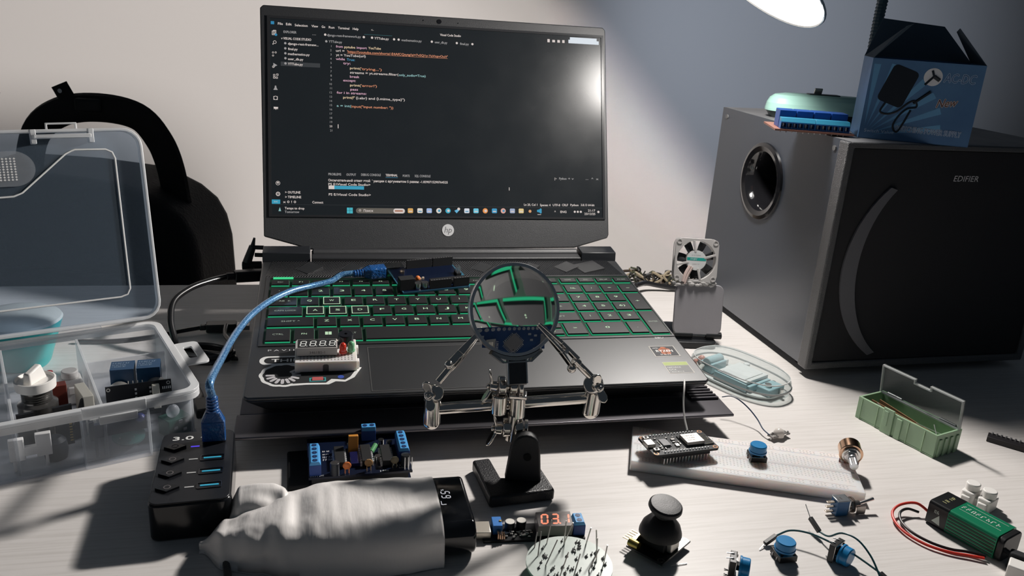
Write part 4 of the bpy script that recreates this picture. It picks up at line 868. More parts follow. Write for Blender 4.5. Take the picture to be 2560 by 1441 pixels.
b = B(); b.box(15.2, 22.6, -3.8, 3.8, .8, 4.6); b.build('mini_usb_socket', P('socket_grey', (.42,.42,.42), .3, .8, bump=(2000,.6,.0003)), nb, bevel=.4)
b = B(); b.box(-12.8,-8.8,-2.6,2.6,.8,2.6,0); b.box(-11.8,-9.8,-1.1,1.1,2.6,3.2,1); b.build('reset_button', [SILVER, IVORY], nb, bevel=.2)
for x, y in ((-16,2.5),(-16,-1),(-14.4,4.4),(-7,-4.6),(8.4,4.4),(9.6,1.2),(11.8,3.6),(11.6,-3.8),(-17,-4)):
    b = B(); b.box(x-.8,x+.8,y-.5,y+.5,.8,1.5); b.build('surface_part', TIN, nb)
b = B(); b.M = TR(-7.3,-2.6,.83) @ RZ(90); b.text('RESET', 0, 0, 1.4, 0, w=4.6); b.build('silkscreen', PRINT, nb, smooth=False)
# ============================================================ clear organiser case
OF = TR(-216, 529, 0) @ RZ(34.5)
FR = clear('frosted_plastic', (.97,.98,1), (.80,.84,.88), .10, .42, .28)
FRD = clear('frosted_divider', (.95,.96,.98), (.78,.80,.82), .30, .62, .3)
RIM = clear('frosted_rim', (.95,.96,.97), (.92,.93,.94), .48, .8, .3)
LIDC = clear('lid_clear', (.80,.87,.95), (.30,.38,.46), .12, .5, .2)
org = thing('parts_case', 'open clear plastic compartment case full of electronic parts at left', 'case', OF)
W0, D0, HH = -252, 150, 42
b = B()
def wallq(x0, x1, y0, y1, z0=.8, z1=HH, m=0): b.box(x0, x1, y0, y1, z0, z1, m)
b.box(W0, 0, 6, D0, .2, 1.4); b.frameloop(rrect(W0,-2,8,D0-2,9), rrect(W0+1.4,-3.4,9.4,D0-3.4,8), 1.4, HH)
b.build('tray', FR, org)
b = B(); b.frameloop(rrect(W0-3,2.5,4,D0+2,12), rrect(W0+1.4,-3.4,9.4,D0-3.4,8), HH-1, HH+1.5); b.frameloop(rrect(W0-3,2.5,4,D0+2,12), rrect(W0-2,1.5,5,D0+1,11), HH-6, HH-1)
b.build('rim', RIM, org, bevel=.4)
for x in (-62, -115, -178):
    b = B(); b.box(x-1, x+1, 10, D0-4, 1.4, HH-3); b.build('divider', FRD, org, bevel=.3)
b = B(); b.box(-61, -4, 100, 101.6, 1.4, HH-6); b.build('divider', FRD, org, bevel=.3)
# front latch bay
b = B(); b.frameloop(rrect(-77,-34,1.5,12,2,3), rrect(-76,-35,2.5,11,1.5,3), .3, HH-7); b.build('latch_bay', FR, org)
b = B(); b.box(-76, -36, .4, 3, HH-4, HH+4); b.box(-66, -42, -.6, 1.6, HH-9.5, HH-3.6); b.box(-72, -36, -.4, .8, HH-5, HH-4)
b.build('latch', RIM, org, bevel=.5)
# hanging tab on the right end
b = B(); outl_ = rrect(1, 20, 52, 96, 4, 4); 
hole_ = []
for x, y in outl_:
    hole_.append((10.5+(x-10.5)*.34, 75+(y-74)*.52))
b.frameloop(outl_, hole_, HH-1, HH+.6)
b.build('hanging_tab', P('frosted_tab', (.66,.67,.68), .4), org, bevel=.3)
b = B(); b.cyl((-.5,60,12),(2.5,60,12), 6, n=16); b.build('side_boss', FR, org)
# lid, leaning back on the hinge
LDM = OF.inverted() @ frame((-297,652,45), (.8241,.5664,0), (-.1178,.1713,.9781), (.554,-.806,.2079))
b = B(); b.M = LDM
b.prism(rrect(-252, 0, 4, 160, 14), 0, 1.3)
b.build('lid', LIDC, org)
b = B(); b.M = LDM
b.frameloop(rrect(-252,1,3,161,15), rrect(-249.4,-1.6,5.6,158.4,12.5), -1, 8.5)
b.build('lid_rim', RIM, org, bevel=.7)
b = B(); b.M = LDM; b.box(-76,-36,154,157,0,11); b.frameloop([(-67,159),(-45,159),(-45,166),(-67,166)], [(-65.5,160.4),(-46.5,160.4),(-46.5,164.6),(-65.5,164.6)], 4, 6.5); b.box(-78,-74,150,161,-1,9); b.box(-38,-34,150,161,-1,9); b.build('lid_latch', RIM, org, bevel=.5)
b = B(); b.M = LDM
rp = [(-51,144),(-48,145),(-26,144.4),(-21.5,142),(-19.8,137),(-20.5,30),(-23,25.4),(-28,23.8),(-200,24),(-240,25)]
b.tube([(x,y,1.6) for x, y in rp], .75, n=6); b.tube([(x,y,1.6) for x, y in ((-51,144),(-55,142),(-88,113.5),(-94,111),(-104,110.6),(-200,110),(-240,110))], .75, n=6)
b.build('moulded_line', P('moulded_edge', (.72,.72,.71), .4), org)
b = B(); b.M = LDM; ov = [(-92+15*math.cos(2*PI*i/36)*(1 if math.cos(2*PI*i/36)>0 else 5), 132+13.5*math.sin(2*PI*i/36)) for i in range(36)]
b.prism(ov, 1.3, 2.4, 0)
for i in range(16):
    for j in range(9): b.add([(-90.5-2.6*i-.9,123.6+2*j,2.5),(-90.5-2.6*i,122.9+2*j,2.5),(-90.5-2.6*i+.9,123.6+2*j,2.5),(-90.5-2.6*i,124.6+2*j,2.5)], [(0,1,2,3)], 1)
b.build('textured_window', [clear('window_clear', (.9,.92,.95), (.5,.53,.56), .25, .7, .15), P('moulded_edge', (.72,.72,.71))], org)
for x in (-60, -190):
    b = B(); b.box(x-18, x+18, D0+.5, D0+6, HH-.4, HH+3); b.build('hinge', FR, org, bevel=.5)
# ---- contents
def O_(x, y, z=0, rz=0): return OF @ TR(x, y, z) @ RZ(rz)
ZF = 1.5
kn = thing('capped_nozzle', 'white dial cap on a threaded metal collar inside the clear case', 'dial', O_(-97.5, 64, ZF))
b = B(); b.lathe([(0,.2),(13,.2),(13,26),(10,28),(10,29),(9,29.6),(10,30.4),(9,31.2),(10,32),(9,32.8),(10,33.6),(9,34.4),(9.5,37),(0,37)], n=32); b.build('threaded_collar', P('collar_dark_steel', (.16,.155,.15), .22, .8), kn)
b = B(); b.lathe([(0,36.8),(11.5,36.8),(13,38),(13.4,44.6),(12.4,45),(11.6,43),(0,42.6)], n=40); b.build('dial_cap', WHT, kn)
b = B(); b.M = RZ(-40); b.hexa([(-3.2,-9,42.6),(3.2,-9,42.6),(3.2,9,42.6),(-3.2,9,42.6)], [(-2.4,-8,51.4),(2.4,-8,51.4),(2.4,5,54),(-2.4,5,54)]); b.build('grip', WHT, kn, bevel=1)
md = thing('dark_module', 'black module board with mounting rings leaning under the white dial', 'circuit board', O_(-97, 42, ZF, 4) @ RX(8))
b = B(); b.box(-16,-5.5,-2,0,0,33); b.box(6,18,-2,0,0,33); b.box(-5.5,6,-2,0,0,8); b.build('board', BLKP, md)
b = B(); b.M = RX(90)
for x in (-12.5, 14): b.frameloop(circ(x,27,2.2,14), circ(x,27,1.5,14), 2, 2.3)
b.build('mounting_ring', SILVER, md)
b = B()
for i in range(12): b.box(15.4, 17.2, -2.4, -2, 3+i*2.3, 4+i*2.3)
b.build('edge_pads', GOLD, md)
b = B(); b.box(-5,6.5,-3.6,-1,2,24); b.build('sensor_can', P('collar_dark_steel', (.16,.155,.15)), md, bevel=1)
rm = thing('red_board', 'small reddish board behind the white dial inside the case', 'circuit board', O_(-84, 88, ZF))
B().box(-7, 7, -4, 4, 0, 27).build('board', P('board_red', (.22,.045,.03), .5), rm, bevel=.5)
b = B(); b.M = TR(-3,0,-6); b.lathe([(0,45),(2.6,44),(2.8,39),(3.2,38.6),(3.2,37.6),(0,37.6)], n=12); b.cyl((.6,0,32),(.6,0,38), .3, n=6); b.build('red_led', P('led_dark_red', (.22,.02,.02), .3), rm)
wc = thing('white_plastic_parts', 'white moulded plastic horn pieces in the middle compartment of the case', 'plastic parts', O_(-72, 112, ZF))
b = B(); b.box(-8, 8, -9, 9, 0, 20); b.build('block', WHT, wc, bevel=2)
b = B(); b.cyl((0,0,20),(0,0,26), 6, n=20); b.box(-3,3,-12,-9,10,16); b.build('collar', WHT, wc, bevel=.8)
wd = thing('paper_pack', 'cream sleeve with dark wedge beside the middle divider of the case', 'sleeve', O_(-70, 60, ZF, 6))
b = B(); b.box(-1.5, 5.5, -12, 14, 0, 31); b.build('sleeve', IVORY, wd, bevel=.4)
b = B(); b.hexa([(-12,-13,0),(-1.6,-13,0),(-1.6,-10,0),(-12,-10,0)], [(-3,-13,29),(-1.6,-13,30),(-1.6,-10,30),(-3,-10,29)]); b.build('dark_wedge', BLKM, wd)
rl = thing('relay_module', 'two-relay module with deep blue relays standing in the right compartment', 'circuit board', O_(-30, 74, ZF, -14))
b = B(); b.box(-21, 20, -9, 18, 0, 1.6); b.build('board', BLKP, rl)
for x in (-17.5, .8):
    b = B(); b.box(x, x+16.4, -7, 9, 18, 38, 0); b.M = TR(x+1.2, -4, 38.1); b.marks(0, 8, 13, 2.2, 1, 0, 3); b.marks(0, 4.8, 10, 1.7, 1, 0, 4); b.marks(0, 1.8, 10, 1.7, 1, 0, 5); b.build('relay', [P('relay_navy', (.015,.06,.14), .3), P('relay_print', (.35,.45,.55), .5)], rl, bevel=.5)
b = B(); b.box(-19, 19, -8, 10, 1.6, 18); b.build('riser', BLKM, rl)
b = B()
for i in range(4): b.cyl((-5+3.2*i,-11,14),(-5+3.2*i,-11,30), .35, n=6)
b.box(-8, 8, -12.2, -9.8, 12, 15, 1); b.build('pins', [TIN, BLKM], rl)
us = thing('sonar_board', 'black sensor board with white header and dotted solder rows, front of relays', 'circuit board', O_(-32.5, 50, ZF, -6) @ RX(-10))
b = B(); b.box(-22.5, 22.5, -1.6, 0, 12, 32); b.build('board', BLKP, us)
b = B()
for i in range(5): b.box(-3+1.4*0, -1.6, -1.8, -1.6, 14+i*3.2, 15.6+i*3.2); b.box(7, 8.4, -1.8, -1.6, 14+i*3.2, 15.6+i*3.2); b.box(16+i*1.3, 16.7+i*1.3, -1.8, -1.6, 25, 27)
b.build('solder_dots', TIN, us)
b = B(); b.M = RX(90); [b.frameloop(circ(x,29.6,1.4,12), circ(x,29.6,.8,12), 1.6, 1.8) for x in (-20.6, 20.4)]; b.build('mounting_ring', SILVER, us)
b = B(); b.box(8.8, 13.8, -7, -1.7, 12, 30); b.build('white_header', IVORY, us, bevel=.4)
b = B(); b.box(-18,-14,0,1.5,0,12); b.box(14,18,0,1.5,0,12); b.build('stand_legs', BLKM, us)
b = B(); b.cyl((-13,0,24),(-13,11,24), 8, n=24); b.cyl((13,0,24),(13,11,24), 8, n=24); b.build('transducer', SILVER, us)
lc = thing('navy_display_strip', 'narrow navy display strip behind the front latch of the case', 'display', O_(-52, 12.5, ZF, 0))
b = B(); b.box(-17, 17, 0, 4, 15, 25); b.build('body', P('navy_gloss', (.010,.012,.06), .12), lc, bevel=.5)
b = B(); b.box(-19.5, -16.5, -1, 4, 14, 28); b.build('end_cap', BLKM, lc); b = B(); b.box(-17,-15,1,3,0,15); b.build('support', BLKM, lc)
b = B(); b.sphere((13,1,24), 3.4, n=10); b.sphere((10,1,26), 2.2, n=10); b.build('violet_part', P('violet_part', (.10,.12,.45), .3), lc)
gp = thing('round_green_board', 'small round green board tilted at the front of the clear case', 'circuit board', O_(-46, 24, ZF+6) @ RX(14))
b = B(); b.prism(circ(0,0,11,32), 0, 1.4); b.build('board', P('pcb_seagreen', (.05,.20,.16), .4), gp)
b = B(); 
for x, y in ((-6,-3),(-3,3),(3,-4),(5,3),(0,-7)): b.sphere((x,y,1.6), .8, n=8)
b.build('solder_blobs', CHROME, gp); b = B(); b.lathe([(0,-4.6),(4,-4.6),(4,0),(0,0)], n=16); b.build('base_can', SILVER, gp)
gm = thing('green_module', 'cluster of small green and metal modules in the right front corner of case', 'circuit board', O_(-14, 26, ZF, 20))
b = B(); b.box(-9, 9, -7, 7, 0, 14); b.build('board', P('pcb_darkgreen', (.03,.09,.07), .4), gm, bevel=.5)
for x, y, z in ((-4,-8,8),(3,-8,5),(0,-8,12),(5,-8,11),(-7,-8,3)):
    b = B(); b.box(x-1.4, x+1.4, y-.6, y+1, z-1.2, z+1.2); b.build('metal_part', CHROME, gm, bevel=.3)
b = B(); b.sphere((-2,-2,19), 5, n=12, sc=(1,.8,1)); b.build('clear_bulb', FRD, gm)
tb = thing('white_clamp', 'white H-shaped plastic clip standing in the front left compartment', 'clip', O_(-107, 17, ZF, -3))
b = B(); b.box(-12.5,-3.4,-2,2,8,24); b.box(3.2,12.5,-2,2,9,25.5); b.box(-4,4,-2,1.6,11,17.5); b.box(-11,-9,-1,1,0,8); b.box(8,10,-1,1,0,9)
b.build('body', WHT, tb, bevel=.5)
bt = thing('shade_lump', 'added dark lump standing in for the shade at front of left compartment', 'part', O_(-92, 26, ZF))
b = B(); b.lathe([(0,0),(7,0),(8,6),(7,13),(4,16),(0,16)], n=24); b.build('body', P('shade_slate', (.02,.025,.032), .5), bt)  # dark body added to stand for the compartment's shade
# ============================================================ teal cup behind the case
tc_ = thing('teal_cup', 'teal cup with pale rim standing behind the clear case', 'cup', TR(-414, 642, 0))
b = B(); b.lathe([(0,.2),(20,.2),(22,3),(34.5,41),(33.5,41),(21,4),(0,4)], n=48); b.build('body', P('teal_gloss', (.02,.42,.42), .3), tc_)
b = B(); b.lathe([(33,41),(34.6,41),(33.6,43),(29,45.5),(18,48),(0,48.6)], n=48); b.build('lid', P('pale_lid', (.62,.62,.58), .5), tc_)
# ============================================================ power bank and its tissue-like pouch
PF = TR(-10.6, 420.1, 0) @ RZ(14)
pbk = thing('power_bank', 'glossy black power bank reading 65% sticking out of the white pouch', 'power bank', PF)
b = B(); b.prism([(-z+23.5, y) for z, y in []] or rrect(0.3, 22.5, 0, 63, 9, 8), -96, 0); b.v = [Vector((v.z, v.y, v.x)) for v in b.v]; b.f = [f[::-1] for f in b.f]
b.build('body', P('bank_gloss', (.007,.008,.010), .08, coat=.5), pbk, bevel=2.2, seg=4)
b = B(); b.M = TR(-6, 24, 22.62) @ RZ(90); M7 = P('digit_white', (.3,.3,.32), .5, em=(.62,.62,.66), es=.9)
seg7(b, 8.4, 5.4, 2.6, 5.2, .02, 'acdefg', t=.6, dot=False); seg7(b, 13, 5.4, 2.6, 5.2, .02, 'acdfg', t=.6, dot=False); b.text('%', 16.8, 8.6, 2.6, 0, z=.02); b.box(1.5,2,9,12,.0,.02); b.box(1.5,5.5,11.7,12.1,0,.02)
b.build('charge_readout', M7, pbk, smooth=False)
b = B(); b.box(-.6, .6, 26, 38, 6, 14); b.build('usb_port', STEEL, pbk, bevel=.3)
def leather():
    m = bpy.data.materials.new('pouch_white'); m.use_nodes = True; nt = m.node_tree; q = nt.nodes['Principled BSDF']
    q.inputs['Base Color'].default_value = (.82,.79,.77,1); q.inputs['Roughness'].default_value = .42
    tc = nt.nodes.new('ShaderNodeTexCoord'); prev = None
    for sc, k, d in (((330,70,70), .35, .0006), ((60,40,40), .35, .002)):
        mp = nt.nodes.new('ShaderNodeMapping'); mp.inputs['Scale'].default_value = sc; nt.links.new(tc.outputs['Object'], mp.inputs['Vector'])
        n = nt.nodes.new('ShaderNodeTexNoise'); n.inputs['Scale'].default_value = 1; n.inputs['Detail'].default_value = 3; nt.links.new(mp.outputs[0], n.inputs['Vector'])
        bp = nt.nodes.new('ShaderNodeBump'); bp.inputs['Strength'].default_value = k; bp.inputs['Distance'].default_value = d
        nt.links.new(n.outputs['Fac'], bp.inputs['Height'])
        if prev: nt.links.new(prev.outputs[0], bp.inputs['Normal'])
        prev = bp
    nt.links.new(prev.outputs[0], q.inputs['Normal']); return m
def interp(xs, ys, x):
    if x <= xs[0]: return ys[0]
    for i in range(len(xs)-1):
        if x <= xs[i+1]:
            t = (x-xs[i])/(xs[i+1]-xs[i]); t = t*t*(3-2*t); return ys[i]+(ys[i+1]-ys[i])*t
    return ys[-1]
X_ = [20,57,92,110,125,146,160]
YF = [-4,-7,-6,-1,4,13,28]; YB = [66,67,66,61,53,45,36]; HT = [25.4,26.5,28,27,24,16,4]
def pouch(u, v):
    x = 20+141*u; yf = interp(X_,YF,x); yb = interp(X_,YB,x); h = interp(X_,HT,x)
    a = PI*v; e = 2/(3.7-1.5*min(1, max(0, (u-.25)*1.5)))
    c, s_ = math.cos(a), math.sin(a)
    y = (yf+yb)/2-(yb-yf)/2*abs(c)**e*(1 if c > 0 else -1); z = h*abs(s_)**e
    k = .25+2.2*max(0,u-.35)
    n1 = noise.noise(Vector((x*.045, v*3.2, 1.3)))*3.0*k*s_
    n2 = noise.noise(Vector((x*.16, v*9, 5.1)))*.75*s_*(.5+u)
    dent = -3.2*math.exp(-((x-104)/7)**2)*math.exp(-((v-.42)/.17)**2)*1.2
    z = max(.15, z+n1+n2+dent); y += noise.noise(Vector((x*.06, v*4, 9)))*1.6*k*(1 if v > .1 else 2)
    if v < .04: z = .3+.6*abs(noise.noise(Vector((x*.1,0,0)))); y -= 2.5
    return (-x, y, z)
b = B(); b.grid(pouch, 110, 64)
PCH = leather()
pou = single(b, 'pouch', PCH, 'crumpled white tissue-like pouch pulled over the black power bank', 'pouch', PF @ TR(0,0,.2), solid=.7, ang=70)
def flap(u, v):
    x = 104+44*u; y = 62-34*v+6*u
    z = 8+20*math.sin(PI*(v*.85+.12))*(1-.25*u)+6*noise.noise(Vector((u*2.6, v*2.8, 2)))
    if u > .82: z -= (u-.82)*95
    if u < .2: z -= (.2-u)*70
    if v < .12: z -= (.12-v)*110
    if v > .86: z -= (v-.86)*70
    return (-x, y, max(.4, z))
b = B(); b.grid(flap, 36, 36); b.build('folded_flap', PCH, pou, solid=.7, ang=70)
# ============================================================ motor driver stack behind the power bank
MF = TR(-124.5, 470.5, 0) @ RZ(15.6)
ms = thing('motor_shield', 'motor driver board with three blue screw terminals behind the white pouch', 'circuit board', MF)
b = B(); b.box(-14, 40, 10, 58, .2, 4); b.build('base_plate', BLKM, ms, bevel=1.5)
b = B(); b.box(0, 68.6, 2, 54, 4, 5.4); b.build('lower_board', P('pcb_midnight', (.002,.006,.022), .35), ms); b = B(); b.box(2, 66, 3.5, 6, 5.4, 13); b.box(2, 66, 50, 52.5, 5.4, 13); b.build('spacer_header', BLKM, ms)
b = B(); b.box(0, 68.6, 2, 54, 13, 14.6, 0); b.build('board', P('pcb_midnight', (.002,.006,.022), .35), ms)
def terms(x, y, n, rz, parent, z0=14.6, h=10.5, nm='terminal_block'):
    b = B(); b.M = TR(x, y, 0) @ RZ(rz); w = 5.0*n
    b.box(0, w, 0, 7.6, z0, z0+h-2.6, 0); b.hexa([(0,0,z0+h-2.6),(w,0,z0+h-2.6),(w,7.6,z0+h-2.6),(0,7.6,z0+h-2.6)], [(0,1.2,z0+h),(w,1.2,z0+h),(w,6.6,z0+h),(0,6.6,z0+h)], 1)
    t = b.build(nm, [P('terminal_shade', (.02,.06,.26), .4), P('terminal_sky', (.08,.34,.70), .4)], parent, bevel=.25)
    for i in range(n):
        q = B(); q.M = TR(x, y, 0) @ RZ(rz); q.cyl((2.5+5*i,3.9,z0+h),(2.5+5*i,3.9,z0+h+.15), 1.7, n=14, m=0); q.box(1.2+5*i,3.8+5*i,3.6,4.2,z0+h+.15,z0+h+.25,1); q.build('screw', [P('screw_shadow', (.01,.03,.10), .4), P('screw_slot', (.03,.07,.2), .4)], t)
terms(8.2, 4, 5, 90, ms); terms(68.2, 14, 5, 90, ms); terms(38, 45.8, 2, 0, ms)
for x, y in ((21,20),(39,20),(52.5,18)):
    b = B(); b.box(x-3.4, x+3.4, y-9, y+13, 15.4, 19.4, 0); b.build('driver_chip', CHIP, ms, bevel=.3)
    b = B()
    for i in range(8): b.box(x+3.4, x+4.6, y-8+2.54*i, y-7.2+2.54*i, 14.6, 18); b.box(x-4.6, x-3.4, y-8+2.54*i, y-7.2+2.54*i, 14.6, 18)
    b.build('chip_legs', P('leg_bright', (.9,.9,.9), .4, .3), ms)
b = B(); b.M = TR(31, 32, 14.6); b.box(-3.4,3.4,-1.5,1.5,0,13); b.build('orange_fuse', P('fuse_orange', (.60,.25,.04), .4), ms, bevel=.4)
for x, y in ((17,5),(64.5,9)):
    b = B(); b.cyl((x,y,14.6),(x,y,23), 3.1, n=18, m=0); b.cyl((x,y,23),(x,y,23.1), 2.8, n=18, m=1); b.build('can_capacitor', [P('cap_sleeve', (.02,.025,.035), .3), CHROME], ms, bevel=.3)
for x, y, c in ((25,4.5,ORG),(39.5,6,P('ceramic_tan', (.42,.24,.10), .45)),(57,7,P('ceramic_olive', (.20,.17,.11), .45))):
    b = B(); b.sphere((x,y,20.5), 2.9, n=12, sc=(1,.45,1)); b.cyl((x-1.3,y,14.6),(x-1.3,y,19), .3, n=6); b.cyl((x+1.3,y,14.6),(x+1.3,y,19), .3, n=6); b.build('disc_capacitor', c, ms)
for x, y in ((29,36),(51,39),(46.5,17),(56.5,36)):
    b = B(); b.cyl((x,y,14.6),(x,y,19), 2.1, n=14); b.build('silver_can', CHROME, ms)
b = B(); b.cyl((43,26,17),(46.5,32,19), 1.8, n=12); b.build('green_resistor', P('resistor_green', (.12,.38,.16), .3), ms)
b = B(); b.M = TR(25,12,14.65); b.box(3,12,0,16,0,2.5); b.build('blue_chip', P('navy_gloss', (.010,.012,.06)), ms, bevel=.3)
b = B()
for i in range(3): b.cyl((63.4+2.4*i,3.6,14.6),(63.4+2.4*i,3.6,24), .4, n=6)
b.build('test_pins', TIN, ms)
b = B()
for k_, (x, y, w_, s_) in enumerate(((10,26,7,2.2),(10,22.5,7,2.2),(10,34,6,1.8),(59,8.5,5,2),(60,5.5,5,2),(1,2.6,10,2),(47,3,6,2),(45,38,4,1.4),(10,30,5,1.4))): b.marks(x, y, w_, s_, 0, 14.7, k_+2)
b.build('silkscreen', PRINT, ms, smooth=False)
# ============================================================ black leads on the left
CB_ = P('cord_black', (.012,.012,.013), .30, coat=.3)
pw = thing('power_cable', 'thick black power cord looping from the laptop side behind the clear case', 'cable', TR(-280, 700, 0))
def rl_(o, pts): return [(x-o[0], y-o[1], z) for x, y, z in pts]
o_ = (-280, 700)
b = B(); b.tube(rl_(o_, [(-281,768,47),(-292,752,47),(-303,733,45.5),(-310,712,40),(-307,695,28),(-299,682,14),(-290,668,5.5),(-279,650,3.3),(-262,625,3.2),(-246,600,3.2),(-241,588,3.2)]), 3.0, n=14, smooth=8); b.build('cord', CB_, pw)
b = B(); q0 = Vector((-281,768,47)); q1 = Vector((-249,788,45)); d_ = (q1-q0).normalized(); f_ = lambda v: (v.x-o_[0], v.y-o_[1], v.z)
b.cyl(f_(q0), f_(q0+d_*8), 3.8, n=16); b.M = TR(-o_[0], -o_[1], 0) @ along(q0+d_*8, q1); b.prism(rrect(-5.5,5.5,-5.5,5.5,2), 0, (q1-q0).length-8); b.build('plug', RUB, pw, bevel=.8)
b = B(); b.M = TR(39, -112, 0) @ RZ(-62); b.box(0, 22, -5.5, 5.5, .2, 8); b.build('end_connector', RUB, pw, bevel=1.2)
ul = thing('loose_usb_lead', 'flat black usb plug on a thin lead, lying left of the laptop', 'cable', TR(-280, 740, 0)); o_ = (-280, 740)
b = B(); b.M = TR(0, 0, 1) @ RZ(16); b.prism(rrect(-12, 16, -6.5, 6.5, 2.5), .2, 8.5); b.taper(rrect(-18,-12,-3.5,3.5,1), 2, rrect(-17,-12,-3,3,1), 7, 0); b.build('plug', RUB, ul, bevel=1)
b = B(); b.M = TR(0, 0, 1) @ RZ(16); b.box(16, 28, -5.6, 5.6, 2, 6.5); b.build('plug_shell', P('shell_dark_steel', (.3,.3,.3), .3, .9), ul, bevel=.3)
b = B(); b.tube(rl_(o_, [(-297,735,5),(-312,726,4),(-335,710,2.6),(-362,696,2.4),(-392,690,2.4)]), 2.1, n=10, smooth=8); b.build('cord', CB_, ul)
cl = thing('coiled_lead', 'thin black lead coiled on the desk between case and laptop', 'cable', TR(-272, 676, 0))
P_ = []
for i in range(66):
    a = 2*PI*i/22; P_.append((26*math.cos(a)*(1+.05*math.sin(i*.3)), 17*math.sin(a)+2*math.sin(i*.21), 2.6+3.6*(i/66)*1.6+.5*math.sin(i*.9)))
b = B(); b.tube([(-50,28,2.4),(-38,20,2.4)]+P_+[(18,22,7),(6,40,8),(0,60,9)], 2.1, n=10, smooth=3); b.build('cord', CB_, cl)
jk = thing('jack_plug', 'black stubby plug with a ribbed arm sticking out of the laptop side, rear', 'plug', TR(-262, 812, 43))
b = B(); b.cyl((-17,-3,3),(2,2,3), 4.6, n=18); b.build('barrel', RUB, jk, bevel=.8)
b = B(); b.cyl((-12,-2,7),(-6,-1,24), 4.6, 3.6, n=14); b.cyl((-6,-1,24),(-4,-.6,33), 2.4, 1.1, n=12); b.build('arm', P('plug_slate', (.035,.038,.042), .35, bump=(600,.6,.0006)), jk)
b = B(); b.cyl((-5,-1,23),(5,0,23), 2.2, n=10); b.cyl((-4,-1,15),(5,0,15), 2.2, n=10); b.build('prong', RUB, jk)
# ============================================================ backpack against the far side
bp_ = thing('backpack', 'black backpack with top straps standing on the bench behind the desk', 'backpack', TR(-640, 1180, -370))
CL = P('bag_black', (.009,.009,.010), .8, bump=(260,.6,.002)); zb = 370
prf = [(-190,.5),(180,.5),(196,100),(200,240),(197,320),(190,352),(176,378),(152,398),(122,412),(90,422),(0,428),(-120,428),(-180,405),(-205,300),(-207,100)]
b = B(); b.prism(prf, -95, 95); b.v = [Vector((v.x, -v.z, v.y)) for v in b.v]; b.f = [f[::-1] for f in b.f]; b.build('body', CL, bp_, bevel=34, seg=6, ang=70)
b = B(); b.prism([(-140,40),(150,40),(160,230),(130,300),(-120,300),(-150,230)], -20, 20); b.v = [Vector((v.x, -95-v.z, v.y)) for v in b.v]; b.f = [f[::-1] for f in b.f]; b.build('front_pocket', CL, bp_, bevel=15, seg=4)
b = B(); b.tube([(-66,-20,400),(-42,-25,474),(0,-28,508),(55,-28,517),(105,-26,508),(130,-22,478),(142,-18,440),(148,-14,385)], 20, n=12, sq=.55, smooth=6); b.build('shoulder_strap', CL, bp_)
b = B(); b.tube([(22,-28,505),(12,-32,528),(4,-34,546)], 12, n=10, sq=.35, smooth=5); b.build('hanging_loop', CL, bp_)
b = B(); b.cyl((8,-39,538),(8,-41,538), 3, n=12); b.build('rivet', CHROME, bp_)
b = B(); b.box(26, 62, -44, -20, 512, 530); b.build('strap_slider', BLKM, bp_, bevel=4)
for x, z0, z1 in ((164,318,250),(182,330,262),(198,292,228)):
    b = B(); b.tube([(x-12,-60,z0),(x-2,-66,(z0+z1)/2),(x+4,-62,z1)], 5, n=10, sq=.5, smooth=5); b.build('side_strap', P('bag_strap_grey', (.045,.05,.055), .5), bp_)
b = B(); b.tube([(-120,-20,400),(-122,-10,500),(-112,0,530)], 14, n=10, sq=.6, smooth=5); b.build('shoulder_strap', CL, bp_)
# ============================================================ long breadboard and the parts on it
BF = TR(95.1, 533.6, 0) @ RZ(-8.1)
bb = thing('breadboard', 'long white breadboard lying on the desk in front of the laptop corner', 'breadboard', BF)
def bbtop():
    m = bpy.data.materials.new('breadboard_long_white'); m.use_nodes = True; q = m.node_tree.nodes['Principled BSDF']
    q.inputs['Subsurface Weight'].default_value = .8; q.inputs['Subsurface Radius'].default_value = (.016,.011,.009); q.inputs['Subsurface Scale'].default_value = 1
    q.inputs['Base Color'].default_value = (.84,.79,.78,1); q.inputs['Roughness'].default_value = .33; q.inputs['Specular IOR Level'].default_value = .5; return m
b = B(); b.box(0, 165.1, 0, 54.6, .2, 8.5); b.build('body', bbtop(), bb, bevel=.6)
b = B(); xs = [4.3+2.54*i for i in range(62)]
holes(b, xs, [14.2+2.54*j for j in range(5)]+[30.4+2.54*j for j in range(5)], 8.53, 0, .5)
xr = [6+2.54*i for i in range(60) if i % 6 != 5]
holes(b, xr, [3.4, 5.94, 48.7, 51.2], 8.53, 0, .5); b.build('contact_holes', P('breadboard_hole_pale', (.52,.50,.50), .8), bb, smooth=False)
b = B(); b.box(2, 163, 26.2, 28.6, 8.5, 8.54, 0)
for y, m in ((1.6,1),(7.8,2),(46.8,1),(53.2,2)): b.box(5, 160, y-.15, y+.15, 8.5, 8.55, m)
for i in range(13): b.text(str(5*i+1), 4.3+12.7*i, 11.6, 1.8, 3, z=8.56, align='C'); b.text(str(5*i+1), 4.3+12.7*i, 42, 1.8, 3, z=8.56, align='C')
b.build('markings', [P('groove_grey', (.55,.53,.53), .6), P('rail_blue', (.45,.48,.58), .6), P('rail_red', (.58,.46,.45), .6), P('print_greyish', (.40,.39,.39), .6)], bb, smooth=False)
ef = TR(110.6, 526.4, 17.2) @ RZ(19.4)
eb = thing('wifi_board', 'grey-lit wifi development board with pin rows, left end of the long breadboard', 'circuit board', ef)
EP = P('pcb_slate', (.045,.047,.05), .3)
